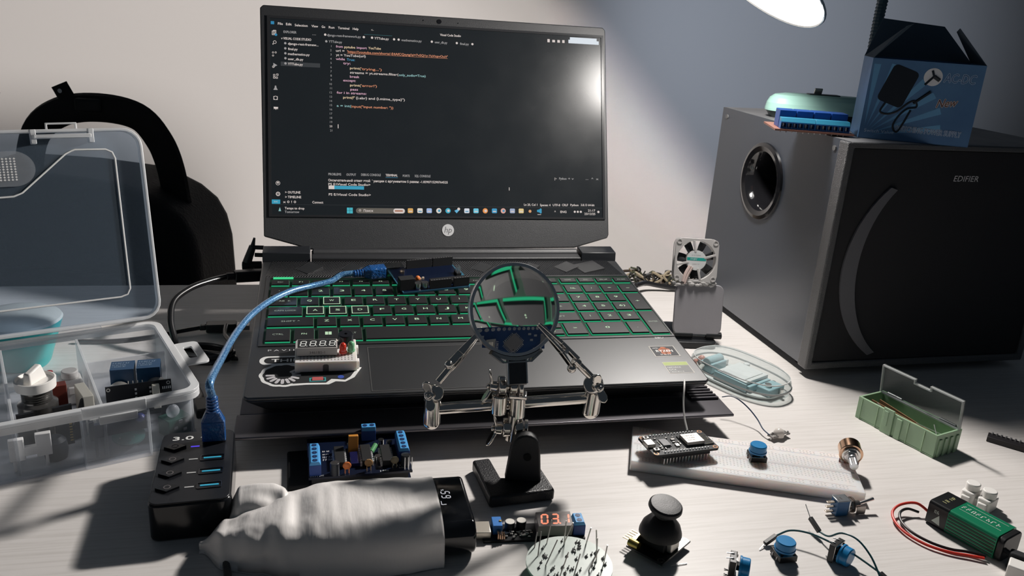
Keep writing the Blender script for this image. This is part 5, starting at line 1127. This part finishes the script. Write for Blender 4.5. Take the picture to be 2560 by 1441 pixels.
b = B(); b.frameloop([(2,0),(52,0),(54,2),(54,26.5),(52,28.5),(2,28.5),(0,26.5),(0,2)], [(2.2,.2),(51.8,.2),(53.8,2.2),(53.8,26.3),(51.8,28.3),(2.2,28.3),(.2,26.3),(.2,2.2)], -.8, .8); b.prism([(2,0),(52,0),(54,2),(54,26.5),(52,28.5),(2,28.5),(0,26.5),(0,2)], -.8, .8); b.build('board', EP, eb)
b = B(); b.box(29, 45, 6, 22, .8, 1.6, 0); b.box(30.2, 44.8, 7, 19.6, 1.6, 4.2, 1); b.box(45, 52.5, 6, 22, .8, 1.6, 0)
b.build('radio_module', [BLKP, P('shield_can', (.62,.58,.55), .32, .85)], eb, bevel=.3)
b = B(); b.M = TR(31, 15.5, 4.25); b.marks(0, 0, 11, 1.6, 0, 0, 3); b.marks(0, -3, 9, 1.3, 0, 0, 4); b.marks(0, -6, 9, 1.3, 0, 0, 5); b.build('can_print', P('ink_mid', (.25,.24,.24), .5), eb, smooth=False)
b = B(); b.tube([(46,7,1.7),(51.5,7,1.7),(51.5,10,1.7),(47,10,1.7),(47,13,1.7),(51.5,13,1.7),(51.5,16,1.7),(47,16,1.7),(47,19,1.7),(51.5,19,1.7)], .3, n=4); b.build('antenna_trace', P('trace_cream', (.62,.58,.45), .4), eb)
b = B(); b.box(-1, 6, 10.5, 18.5, .8, 3.8); b.build('micro_usb_socket', SILVER, eb, bevel=.5)
b = B(); b.M = TR(15, 14, 0) @ RZ(0); b.box(-3, 3, -4.6, 4.6, .8, 2.6, 0)
for i in range(7): b.box(-4.2, -3, -4.1+1.3*i, -3.6+1.3*i, .8, 1.6, 1); b.box(3, 4.2, -4.1+1.3*i, -3.6+1.3*i, .8, 1.6, 1)
b.build('serial_chip', [P('chip_grey', (.20,.20,.21)), TIN], eb, bevel=.15)
for y in (4.6, 22): 
    b = B(); b.box(2.4, 6.6, y, y+3.4, .8, 2.4, 0); b.cyl((4.5,y+1.7,2.4),(4.5,y+1.7,3), 1, n=12, m=1); b.build('push_button', [SILVER, CHIP], eb, bevel=.2)
for x, y, w_, d_ in ((9,7,1.8,1),(9,9.6,1.8,1),(22,8,3,3.6),(22,14,2,1),(22.5,17,3.2,2.4),(24.6,20.6,1.8,1),(10,21,1.8,1),(19,20.5,2,1.2),(26,10,1,1.8),(26,13,1,1.8),(12,6,1,1.8)):
    b = B(); b.box(x, x+w_, y, y+d_, .8, 1.9); b.build('surface_part', CHROME if (x+y) % 2 > .9 else SILVER, eb, bevel=.15)
for y, z0 in ((2.2,-8.5),(26.2,-8.4)):
    b = B(); b.box(8.2, 46.4, y-1.25, y+1.25, -3.4, -.8, 0)
    for i in range(15): b.box(9.2+2.54*i, 9.85+2.54*i, y-.32, y+.32, z0, -3.4, 1); b.cyl((9.5+2.54*i,y,.8),(9.5+2.54*i,y,2), .8, .4, n=8, m=1)
    b.build('pin_row', [BLKM, TIN], eb)
b = B()
for x, y in ((2.6,2.6),(51.4,2.6),(51.4,25.9),(2.6,25.9)): b.frameloop(circ(x,y,1.9,14), circ(x,y,1.3,14), .8, .9)
b.build('mounting_ring', P('ring_copper', (.6,.33,.2), .3, .9), eb)
b = B()
for i in range(14): b.M = TR(10+2.54*i, 4, .82) @ RZ(90); b.marks(0, 0, 2.6, 1.0, 0, 0, i)
b.build('silkscreen', PRINT, eb, smooth=False)
# blue-capped push buttons
def tact(M, label, name='push_button_switch'):
    t = thing(name, label, 'button', M, 'blue push buttons')
    b = B(); b.box(-6, 6, -6, 6, .9, 4.6, 0); b.box(-6, 6, -6, 6, 4.6, 5.0, 1); 
    for x in (-4.2, 4.2):
        for y in (-4.2, 4.2): b.cyl((x,y,5.0),(x,y,5.5), .9, n=10, m=0)
    b.build('housing', [P('button_black', (.012,.012,.013), .35), STEEL], t, bevel=.3)
    b = B(); b.box(-1.9, 1.9, -1.9, 1.9, 4.6, 8); b.build('plunger', BLKM, t)
    b = B(); b.lathe([(0,6.8),(6.6,6.8),(6.6,7.9),(6.1,8.2),(6.1,12.3),(5.6,12.9),(0,12.9)], n=36); b.build('cap', CAPB, t)
    for x in (-5, 5):
        for y in (-2.5, 2.5): b = B(); b.tube([(x*1.14,y,3.4),(x*1.3,y,2.4),(x*1.22,y,1),(x*1.12,y,-1.4)] if M.to_3x3()[2][2] < .9 else [(x*1.14,y,3.4),(x*1.28,y,2.4),(x*1.24,y,.4)], .35, n=6); b.build('terminal', TIN, t)
    return t
tact(BF @ TR(92.6, 28.2, 8.1) @ RZ(10), 'blue-capped push button plugged upright into the long breadboard')
tact(TR(181.5, 442, -.2) @ RZ(14), 'blue-capped push button standing upright on the bare desk')
tact(TR(212.5, 446.5, 6.3) @ RZ(-48) @ RY(90), 'blue-capped push button tipped on its side under the jumper wires')
tact(TR(141.5, 423.5, 6.3) @ RZ(-16) @ RY(90), 'blue-capped push button tipped on its side at bottom edge beside joystick')
# potentiometer lying at the right end of the breadboard
pt = thing('potentiometer', 'copper-toned potentiometer with knurled shaft resting on right end of breadboard', 'potentiometer', BF @ TR(162, 46, 8.6) @ RZ(-3))
CPR = P('copper_shine', (.72,.47,.32), .16, 1)
b = B(); b.M = TR(0, 0, 9) @ RX(96)
b.cyl((0,0,-4),(0,0,6), 8.2, n=36); b.cyl((0,0,6),(0,0,6.8), 8.6, n=36); b.build('can', CPR, pt, bevel=1)
b = B(); b.M = TR(0, 0, 9) @ RX(96); b.prism([(-7,-3),(7,-3),(7,-8.6),(-7,-8.6)], 4.6, 6.0); b.build('solder_tab_plate', P('phenolic_brown', (.13,.04,.03), .4), pt)
b = B(); b.M = TR(0, 0, 9) @ RX(96)
for i in (-1, 0, 1): b.cyl((i*4.8,-6.6,6),(i*4.8,-6.6,6.8), 1.6, n=12)
b.build('rivet', TIN, pt)
b = B(); b.M = TR(0, 0, 9) @ RX(96); b.cyl((0,0,6.8),(0,0,8.4), 6.6, n=30); b.cyl((0,0,8.4),(0,0,10.4), 5.4, n=6); b.build('nut', CHROME, pt, bevel=.4)
b = B(); b.M = TR(0, 0, 9) @ RX(96); b.cyl((0,0,9),(0,0,13), 3.4, n=20); 
pl = [((3.0 if i % 2 else 2.6)*math.cos(2*PI*i/36), (3.0 if i % 2 else 2.6)*math.sin(2*PI*i/36)) for i in range(36)]
b.prism(pl, 13, 22); b.build('knurled_shaft', P('shaft_alu', (.75,.75,.76), .25, .9), pt)
# toggle switch
tg = thing('toggle_switch', 'small blue toggle switch lying on the desk by the breadboard corner', 'switch', TR(231, 495.5, .2) @ RZ(14))
b = B(); b.box(0, 8.8, -4, 4, 0, 11.6, 0); b.build('body', P('switch_blue', (.02,.12,.30), .35), tg, bevel=.4)
b = B(); b.box(-.4, 9.6, -4.3, 4.3, 11.3, 12, 0); b.box(8.8, 9.8, -4.3, 4.3, .4, 12, 0); b.build('steel_cover', P('cover_steel', (.62,.66,.70), .25, .9), tg, bevel=.3)
b = B(); b.M = TR(2.2, -2.6, 12.05) @ RZ(90); b.marks(0, 0, 5, 1.4, 0, 0, 3); b.marks(0, -2.4, 4, 1.4, 0, 0, 8); b.build('cover_print', P('ink_grey', (.12,.11,.11)), tg, smooth=False)
for z in (2.2, 5.8, 9.4):
    b = B(); b.box(-6, 0, -1.2, 1.2, z-.4, z+.4); b.build('terminal', P('terminal_tinned', (.7,.6,.5), .3, .9), tg, bevel=.2)
b = B(); b.cyl((9.8,0,5.8),(19,0,5.8), 2.9, n=18); b.cyl((11,0,5.8),(13,0,5.8), 5, n=6); b.cyl((13.2,0,5.8),(13.8,0,5.8), 5.6, n=16); b.build('threaded_bush', P('bush_steel', (.55,.48,.44), .25, .95), tg)
b = B(); b.cyl((18,0,5.8),(31,1.2,8.4), 1.0, 1.35, n=14); b.build('lever', CHROME, tg)
b = B(); b.box(16, 23, -3.6, -3.2, 0, 6); b.build('locking_tab', P('tab_grey', (.35,.32,.30), .3, .9), tg)
# jumper leads
TEAL = P('wire_darkteal', (.006,.07,.085), .35); HSG = P('housing_black', (.012,.012,.013), .45)
def jumper(label, pts, mat, ends, name='jumper_wire'):
    o = Vector(pts[len(pts)//2]); o.z = 0; t = thing(name, label, 'wire', TR(*o), 'jumper wires')
    f = lambda v: tuple(Vector(v)-o)
    b = B(); b.tube([f(v) for v in pts], .62, n=8, smooth=8); b.build('insulation', mat, t)
    for a, c, pin in ends:
        a = Vector(f(a)); c = Vector(f(c)); b = B(); b.M = along(a, c); b.box(-1.3, 1.3, -1.3, 1.3, 0, (c-a).length); b.build('crimp_housing', HSG, t, bevel=.25)
        if pin: b = B(); b.cyl(c, Vector(f(pin)), .34, n=6); b.build('pin', TIN, t)
    return t
jumper('dark teal jumper wire arching from desk centre to the bottom right corner', [(180.6,457.5,5),(190,460,8),(201,457,9),(212,449.5,8.6),(223,441,7.4),(232.5,431,5.2),(236,427.5,4)], TEAL, [((180.6,457.5,5),(172.5,452.5,2.0),(168.2,447.8,.6)), ((236,427.5,4),(240.5,420.5,2.2),None)])
jumper('dark teal jumper wire with upright pin passing behind the tipped blue button', [(211.5,466,4.6),(214.5,458,7),(219.5,452,14),(226,444,15.5),(231.5,434,11),(234.5,423,4)], TEAL, [((211.5,466,4.6),(208.3,476.5,7.8),(207,484.8,12.6)), ((234.5,423,4),(235.5,413,2),None)])
wc2 = single(B().tube([(108,0,0),(112,1.2,.2),(118.6,3.4,0)], .3, n=6), 'wire_offcut', TIN, 'thin bare wire offcut lying on the desk right of the joystick', 'wire', TR(0, 425.5, .4))
# joystick module
jy = thing('joystick_module', 'black thumb joystick module with mushroom cap standing on the desk', 'joystick', TR(102.5, 441.5, 3.6) @ RZ(-40))
b = B(); b.prism([(-13,-17),(13,-17),(13,17),(-13,17)], 0, 1.4); b.build('board', BLKP, jy)
b = B()
for x in (-10.4, 10.4):
    for y in (-14.4, 14.4): b.frameloop(circ(x,y,2.3,16), circ(x,y,1.5,16), 1.4, 1.55)
b.build('mounting_ring', CHROME, jy)
b = B()
for x in (-8,8):
    for y in (-8,8): b.cyl((x,y,-3.4),(x,y,0), .8, n=8)
b.build('solder_stub', TIN, jy)
b = B(); b.box(-8, 8, -8, 8, 1.4, 10.5, 0); b.box(8, 11.5, -5, 5, 1.6, 9, 1); b.box(-5, 5, 8, 11.5, 1.6, 9, 1); b.build('gimbal_case', [BLKM, SILVER], jy, bevel=.6)
b = B(); b.lathe([(0,21.5),(4,21.3),(8.5,19),(11.8,15),(13.3,10.5),(13.4,9),(12.4,9),(0,11)], n=44); b.build('dome', P('joy_black', (.015,.015,.016), .5, bump=(900,.2,.0003)), jy)
b = B(); b.M = TR(0, 0, 20) @ RZ(40) @ RY(5) @ RX(7); b.lathe([(4.6,-.6),(4.6,3),(7,5),(9.6,6.4),(10.6,8),(10.4,9.8),(9.4,10.8),(6,11.2),(0,11)], n=44); b.build('thumb_cap', P('joy_cap_black', (.020,.020,.022), .5, bump=(1200,.3,.0003)), jy)
b = B(); b.box(-12.6,-10.2,-14,-1.4,1.4,4)
for i in range(5): b.box(-18.4,-10.2,-13.2+2.54*i,-12.6+2.54*i,2.4,3.0)
b.build('pin_header', P('pin_pale_gold', (.62,.52,.30), .4, .8), jy)
b = B(); b.cyl((-12,-15.5,4),(-5,-15.5,4), 2.6, n=14); b.build('brass_part', P('brass_dark', (.35,.27,.08), .35, .8), jy)
# usb meter with red digits
vf = TR(-13.0, 434.5, 0) @ RZ(9.5)
vm = thing('usb_meter', 'usb power meter showing 03.1 in red plugged toward the power bank', 'meter', vf)
b = B(); b.box(6, 71, 0, 17, .2, 1.8); b.build('board', BLKP, vm)
b = B(); b.box(-4, 11, 2.5, 14.5, 1.8, 6.3, 0); b.build('usb_plug', P('plug_cream_steel', (.66,.61,.53), .3, .7), vm, bevel=.4)
b = B(); b.box(12.5, 18.5, 6, 16, 1.8, 8.4, 0); b.cyl((17.6,11,8.4),(17.6,11,8.9), 1, n=10, m=1); b.build('trim_resistor', [BLUE, GOLD], vm, bevel=.3)
b = B()
for i in range(4): b.box(15+1.3*i, 15.7+1.3*i, .6, 5.6, 1.8, 6-.6*i)
b.build('copper_fins', CPR, vm)
for x, y in ((24,11.5),(31.5,12.5)):
    b = B(); b.cyl((x,y,1.8),(x,y,7.6), 3.2, n=20, m=0); b.cyl((x,y,7.6),(x,y,7.7), 3.0, n=20, m=1); b.build('can_capacitor', [CHIP, SILVER], vm, bevel=.3)
random.seed(3)
for i in range(30):
    x = 19.5+random.random()*17; y = 1.2+random.random()*6.5; b = B(); b.box(x, x+1.6, y, y+1, 1.8, 2.7+random.random()); b.build('surface_part', CHROME, vm, bevel=.15)
b = B(); b.M = TR(40, 1.6, 1.9) @ RX(12); b.box(0, 22.5, 0, 12.5, 1, 9.5, 0); b.build('display_housing', P('meter_display_grey', (.34,.30,.285), .3, coat=.3), vm, bevel=.4)
b = B(); b.M = TR(40, 1.6, 1.9) @ RX(12)
RD = P('digit_red', (.5,.1,.07), .4, em=(1,.30,.17), es=1.0); RO = P('digit_off', (.30,.24,.23), .4)
seg7(b, 2.6, 2.6, 3.8, 7.4, 9.56, 'abcdef', t=1.15, m=0, m0=1, dot=False); seg7(b, 9.4, 2.6, 3.8, 7.4, 9.56, 'abcdg', t=1.15, m=0, m0=1, dot=True); seg7(b, 16.4, 2.6, 3.6, 7.4, 9.56, 'bc', t=1.15, m=0, m0=1, dot=False)
b.build('digits', [RD, RO], vm, smooth=False)
terms(71.2, 2.4, 2, 90, vm, 1.8, 10)
# round green board with long cut leads
rp_ = thing('round_pcb', 'round pale green board bristling with long wire leads at the bottom edge', 'circuit board', TR(44.5, 409, 0))
b = B(); b.prism(circ(0,0,25.5,56), 8.6, 10.2, 0, 1); b.build('board', [P('pcb_edge_green', (.05,.25,.16), .4), P('pcb_white_green', (.52,.58,.54), .35, var=(140,(.46,.53,.49)))], rp_)
b = B(); b.lathe([(0,.2),(19,.2),(19,7.6),(23.5,8.6),(0,8.6)], n=40); b.build('lower_cup', P('cup_green', (.03,.26,.15), .4), rp_)
random.seed(11)
b = B()
for i in range(46):
    a = random.random()*2*PI; r = 21*math.sqrt(random.random()); x, y = r*math.cos(a), r*math.sin(a); b.sphere((x,y,10.3), .75+.4*random.random(), n=8, sc=(1,1,.9)); b.cyl((x,y,10.2),(x+.5,y+.3,12.4), .28, n=5)
b.build('solder_joints', P('solder_dark', (.22,.22,.22), .3, .8), rp_)
for x, y, dx, dy, h in ((-20.5,12,1,3,9),(-18.5,4,1,5,14),(-13,17,2,3,15),(-2,20,4,0,14),(-2.5,17,0,0,17),(-14,-4,6,6,14),(11,19,2,0,12),(17,10,-2,0,17),(16,2,-1,0,17),(20,0,1,0,14),(11,-6,5,3,13),(-6,-13,4,4,14),(2,-12,3,5,12)):
    b = B(); b.cyl((x,y,10),(x+dx,y+dy,10+h), .38, n=6); b.build('cut_lead', P('lead_tin', (.45,.42,.40), .3, .9), rp_)
# green parts box
gb = thing('green_parts_box', 'small pale green snap box with raised clear lid on the right', 'box', TR(303.3, 648.5, 0) @ RZ(-60.3))
GR = P('box_green', (.30,.44,.29), .42, sss=.1); L_, W_, Z_ = 75, 31, 20
b = B(); b.box(0, L_, 0, W_, .2, 1.6); b.frameloop([(0,0),(L_,0),(L_,W_),(0,W_)], [(1.8,1.8),(L_-1.8,1.8),(L_-1.8,W_-1.8),(1.8,W_-1.8)], 1.6, Z_)
for x in (4, 20, 49.5, 64): b.box(x, x+.7, -.7, 0, .2, Z_-1)
b.box(26, 36, -1.6, 0, .2, Z_+2.4); b.box(39, 44, -1.2, 0, .2, Z_-2); b.box(27.6, 31.6, -2.2, -1.4, 7, Z_)
for y in (5, 12, 19, 26): b.box(L_, L_+1, y-1.6, y+1.6, .2, Z_-4)
b.build('tray', GR, gb, bevel=.5)
GL = clear('lid_smoke', (.78,.80,.80), (.30,.32,.32), .14, .5, .18)
b = B(); b.M = TR(0, W_-2.5, Z_-.5) @ RX(99)
b.prism([(0,0),(L_,0),(L_,27),(46,27),(46,23.5),(32,23.5),(32,27),(0,27)], -.6, .6)
b.build('clear_lid', GL, gb)
b = B(); b.M = TR(0, W_-2.5, Z_-.5) @ RX(99)
o2 = [(0,0),(L_,0),(L_,27),(46,27),(46,23.5),(32,23.5),(32,27),(0,27)]; i2 = [(1.1,1.1),(L_-1.1,1.1),(L_-1.1,25.9),(47.1,25.9),(47.1,22.4),(30.9,22.4),(30.9,25.9),(1.1,25.9)]
b.frameloop(o2, i2, .4, 2.4); b.build('lid_edge', clear('lid_edge_clear', (.85,.87,.88), (.62,.64,.64), .4, .8, .2), gb)
b = B(); b.cyl((6,W_-1.5,Z_),(20,W_-1.5,Z_), 1.6, n=10); b.cyl((56,W_-1.5,Z_),(70,W_-1.5,Z_), 1.6, n=10); b.build('hinge', P('hinge_dark', (.03,.04,.045), .3), gb)
for k, (x0, x1, y, z0) in enumerate(((6,62,8,12),(10,56,13,10))):
    s_ = B(); s_.M = TR(0, 0, 0); s_.hexa([(x0,y,2),(x1,y+6,2),(x1,y+6.8,2),(x0,y+.8,2)], [(x0,y+1,Z_-2+k),(x1,y+8,z0),(x1,y+8.8,z0),(x0,y+1.8,Z_-2+k)]); 
    single(s_, 'resistor_strip', P('kraft_brown', (.28,.16,.08), .6), ['brown paper strip standing nearest the front inside the green box', 'brown paper strip behind another one inside the green box'][k], 'paper strip', TR(303.3, 648.5, 0) @ RZ(-60.3) @ TR(0, 0, -.1))
b = B(); 
for x0, y0, x1, y1 in ((8,6,22,9),(12,9,30,6),(50,8,70,20),(58,20,70,9)): b.cyl((x0,y0,17.5),(x1,y1,13), .35, n=6)
single(b, 'bare_leads', TIN, 'thin bare component leads lying in the green box', 'leads', TR(303.3, 648.5, 0) @ RZ(-60.3))
# transparent mouse
mo = thing('clear_mouse', 'transparent computer mouse shell showing pale teal parts, right of the laptop', 'mouse', TR(216, 705, 0) @ RZ(-50))
CM = clear('mouse_clear', (.93,.96,.96), (.62,.66,.66), .06, .55, .06)
MIN = P('mouse_inner_teal', (.30,.46,.50), .4); MIN2 = P('mouse_inner_white', (.66,.68,.68), .4)
def ms_(z, k, dx=0): 
    pts = []
    for i in range(40):
        a = 2*PI*i/40; c, s_ = math.cos(a), math.sin(a)
        pts.append((dx+49.5*k*(abs(c)**.72)*(1 if c >= 0 else -1), 28.5*k*(abs(s_)**.8)*(1 if s_ >= 0 else -1)*(1-.06*c)))
    return pts
b = B(); lv = [(.3,.93),(3,.97),(9,1.0),(14,.985),(17,.95),(20,.86),(22,.70),(23.2,.45),(23.6,.2)]
for (z0,k0),(z1,k1) in zip(lv, lv[1:]): b.taper(ms_(z0,k0), z0, ms_(z1,k1), z1, 0, (z0 == .3, z1 == 23.6))
b.build('shell', CM, mo)
b = B(); b.frameloop(ms_(9,1.012), ms_(9,.985), 8.2, 9.8); b.build('seam_ring', P('seam_clear', (.40,.42,.42), .2), mo)
b = B(); b.frameloop(ms_(17,.962), ms_(17,.945), 16.6, 17.4); b.build('rim_line', P('rim_clear', (.55,.57,.57), .2), mo)
b = B(); b.prism(ms_(2,.84), 1.6, 3.2); b.build('base_plate', P('mouse_base_pale', (.62,.64,.63), .35), mo)
b = B(); b.box(-12, 20, -19, 15, 3.2, 12); b.box(-8, 16, -16, 12, 12, 12.6); b.build('battery_bay', MIN2, mo, bevel=1)
b = B(); b.box(-14, 22, -21, -19.2, 3.2, 11); b.box(20, 24, -18, 14, 3.2, 9); b.build('bay_wall', MIN, mo, bevel=.6)
b = B(); b.box(26, 40, -11, 12, 3.2, 10); b.build('front_block', MIN, mo, bevel=1)
b = B(); b.cyl((33,-4,10),(33,-4,12.5), 3, n=16); b.cyl((28,12,4),(28,12,9), 2.4, n=14); b.cyl((42,4,4),(42,4,9), 2, n=14); b.build('screw_post', CHROME, mo)
b = B(); b.box(-34, -20, -16, 6, 3.2, 13); b.cyl((-27,-16,13),(-27,5,13), 4.6, n=18); b.build('wheel_mount', MIN, mo, bevel=.8)
b = B(); b.box(-34, -26, 6, 18, 3.2, 9); b.cyl((-8,21,4),(-8,21,11), 3, n=14); b.build('side_part', MIN2, mo, bevel=.6)
b = B(); b.sphere((-40,-6,9), 4, n=12); b.sphere((-42,-12,7), 3, n=12); b.build('red_coil', P('coil_salmon', (.50,.20,.15), .4), mo)
b = B(); b.cyl((-36,-14,9),(-30,-18,8), 3, n=14); b.build('spring', CHROME, mo)
# loose sensor with two leads
sn = thing('sensor_module', 'tiny silvery sensor board on two thin leads, behind the breadboard', 'sensor', TR(223, 600, .2) @ RZ(30))
b = B(); b.M = RX(-6); b.box(-9, 10, -3.4, 3.4, 2.2, 3.6); b.build('board', P('sensor_grey', (.24,.23,.22), .3, .4), sn, bevel=.3)
b = B(); b.lathe([(4.4,3.4),(4.4,5),(3.4,7.2),(1.6,8.4),(0,8.7)], n=20); b.cyl((0,0,2),(0,0,3.6), 4.4, n=20); b.build('dome', P('dome_pearl', (.66,.62,.58), .25), sn)
for x, y in ((-7,-2),(6,2.4),(8.6,-1),(-5,2.2),(4,-2.8)):
    b = B(); b.box(x-1.2, x+1.2, y-.6, y+.6, 3.4, 4.8); b.build('surface_part', CHROME, sn, bevel=.2)
b = B(); 
for x in (-8, 8): b.cyl((x,0,0),(x,0,2.4), .7, n=6)
b.build('leg_stub', TIN, sn)
si = (TR(223, 600, .2) @ RZ(30)).inverted()
b = B(); b.tube([tuple(si @ Vector(q)) for q in [(182.6,634.5,17),(190,634,18.5),(196,629.5,17.5),(203,623,13.5),(208.6,614,8.6),(211,604,5.4),(214.5,596.5,4.2)]], .55, n=8, smooth=8); b.build('navy_lead', P('lead_navy', (.02,.045,.09), .35), sn)
b = B(); b.tube([(141,567.5,19),(139.3,575,26),(138.8,583,35),(139.6,590,43),(141,599,46)], .75, n=8, smooth=8)
ww = single(b, 'white_wire', WHT, 'white wire rising from the wifi board toward the laptop front edge', 'wire')
# nine volt battery with clip and leads
BT = TR(293.5, 492.5, .2) @ RZ(-56)
bt = thing('nine_volt_battery', 'green and black rectangular battery with black end lying on the desk', 'battery', BT)
b = B(); b.prism(rrect(0, 23.5, .2, 17.4, 2.2, 4), 0, 46); b.v = [Vector((v.z, v.x, v.y)) for v in b.v]
GB = P('battery_green', (.015,.24,.12), .28, .3); n0 = len(b.f)
b.build('jacket', GB, bt)
b = B(); b.prism(rrect(-.15, 23.65, .1, 17.55, 2.2, 4), -.2, 13.5); b.v = [Vector((v.z, v.x, v.y)) for v in b.v]; b.build('black_end', P('battery_black', (.012,.013,.014), .3), bt)
b = B(); 
for i in range(6): b.box(14, 45.5, -.25, .05, 2.2+i*2.3, 3.4+i*2.3)
b.build('jacket_stripes', P('battery_darkgreen', (.006,.05,.03), .35), bt)
b = B(); b.M = TR(15.5, 7.6, 17.46); b.marks(0, 3.2, 28, 4, 0, .05, 3); b.box(0,28,.6,.9,0,.05); b.box(0,28,10.6,10.9,0,.05); b.M = TR(4, 6, 17.6) @ RZ(90); b.marks(0, -4, 5, 3, 1, .05, 5); b.marks(7, -4, 5, 2.4, 1, .05, 9)
b.M = TR(4, -.3, 4) @ RX(90); b.add([(0,0,0),(6,-1,0),(4.4,6,0)], [(0,1,2)], 0); b.marks(.6, 6.4, 4, 2.4, 0, 0, 7)
b.build('lettering', [P('battery_print', (.55,.62,.56), .4), P('battery_print_gold', (.5,.5,.25), .4)], bt, smooth=False)
cp = thing('battery_clip', 'black snap connector with red and black wires on the battery end', 'connector', BT)
b = B(); b.prism(rrect(0, 23, .3, 17.2, 4, 4), 46.3, 50.5); b.v = [Vector((v.z, v.x, v.y)) for v in b.v]; b.build('snap_cap', RUB, cp, bevel=.8)
o_ = (293.5, 492.5); iv = BT.inverted()
def wv(l): return [tuple(iv @ Vector(v)) for v in l]
b = B(); b.tube(wv([(313,452,2.5),(304,454.5,2.2),(293,457,2),(281.5,463,2),(273,474,2.2),(270,486,3),(272,496,4.5),(280,502.5,6.5),(291,503,8),(300,500,3)]), .95, n=8, smooth=8); b.build('red_wire', RED, cp)
b = B(); b.tube(wv([(315,454,3),(305,458,2.4),(295,460,2.2),(285,466,2.2),(277,476,2.4),(274.5,487,3),(277,495.5,4.5),(284,500,5),(292,500,3)]), .95, n=8, smooth=8); b.build('black_wire', CB_, cp)
# white screw terminal, two posts
wt = thing('white_terminal_pair', 'white plastic two-post terminal block standing behind the battery', 'terminal block', TR(343, 520, .2) @ RZ(-52))
for i in range(2):
    b = B(); b.M = TR(i*11.5-5, 0, 0); b.prism(rrect(-4.6,4.6,-7,7,2), 0, 9.5); b.cyl((0,0,9.5),(0,0,15), 4.7, n=24); b.box(-3,3,-9.5,-7,1,7); b.box(-2.6,2.6,7,9.4,1,7); b.build('post', WHT, wt, bevel=.7)
b = B(); b.box(-2, 4, -4, 4, 0, 6); b.build('bridge', WHT, wt)
# white plug in the corner
wp = thing('barrel_connector', 'white block connector with black wires, bottom right corner of desk', 'connector', TR(321, 441, .2) @ RZ(-36))
b = B(); b.box(0, 26, -5, 6, 0, 9.5, 0); b.build('block', WHT, wp, bevel=.8)
b = B(); b.box(-1, 24, 6, 13, 0, 12); b.build('socket', BLKM, wp, bevel=1.5)
b = B(); b.tube([(2,10,8),(-4,12,9),(-6,13,12)], 1.8, n=8, smooth=5); b.build('lead', CB_, wp)
# dark strip with pins at the right edge
dk = thing('dark_pin_strip', 'dark board strip with pin row in the shadow at right edge', 'circuit board', TR(405, 624, .2) @ RZ(-34))
b = B(); b.box(0, 46, -6, 4, 0, 4.4); b.build('board', P('strip_dark', (.02,.018,.02), .5), dk, bevel=.4)
b = B()
for i in range(12): b.cyl((3+3.4*i,2,4.4),(3+3.4*i,2,6), .8, n=8)
b.build('pins', TIN, dk)
# tangle at the back edge of the desk
random.seed(5)
b = B()
for k in range(34):
    x = 150+random.random()*66; y = 978+random.random()*12; pts = [(x,y,1.2+random.random()*3)]
    for q in range(4): pts.append((pts[-1][0]+random.uniform(-14,14), pts[-1][1]+random.uniform(-6,6), max(1.2, random.uniform(1,20-3*abs(q-2)))))
    b.tube(pts, random.uniform(.8,1.8), n=6, m=random.choice((0,0,0,1,1,2,2,3)), smooth=4)
tg_ = b.build('wire_tangle', [P('tangle_black', (.02,.02,.02), .5), P('tangle_brown', (.045,.03,.02), .6), P('tangle_olive', (.05,.055,.03), .6), P('tangle_cream', (.30,.25,.17), .6)])
tg_['label'] = 'dark tangle of small wires and scraps heaped at the far edge of desk'; tg_['category'] = 'tangle'; tg_['kind'] = 'stuff'
b = B(); b.tube([(146,930,14),(160,948,12),(176,955,8),(196,958,5),(214,962,4),(232,975,3.4)], 3, n=10, smooth=6)
single(b, 'rear_cable', CB_, 'black cord running from the laptop rear to the tangle at desk edge', 'cable', TR(0,0,-.2))
b = B(); b.tube([(0,0,2.6),(6,-16,2.6),(4,-34,2.6)], 2.2, n=10, smooth=6)
single(b, 'short_cable', CB_, 'short black cord on the desk below the pouch at bottom edge', 'cable', TR(-154, 398, -.2))
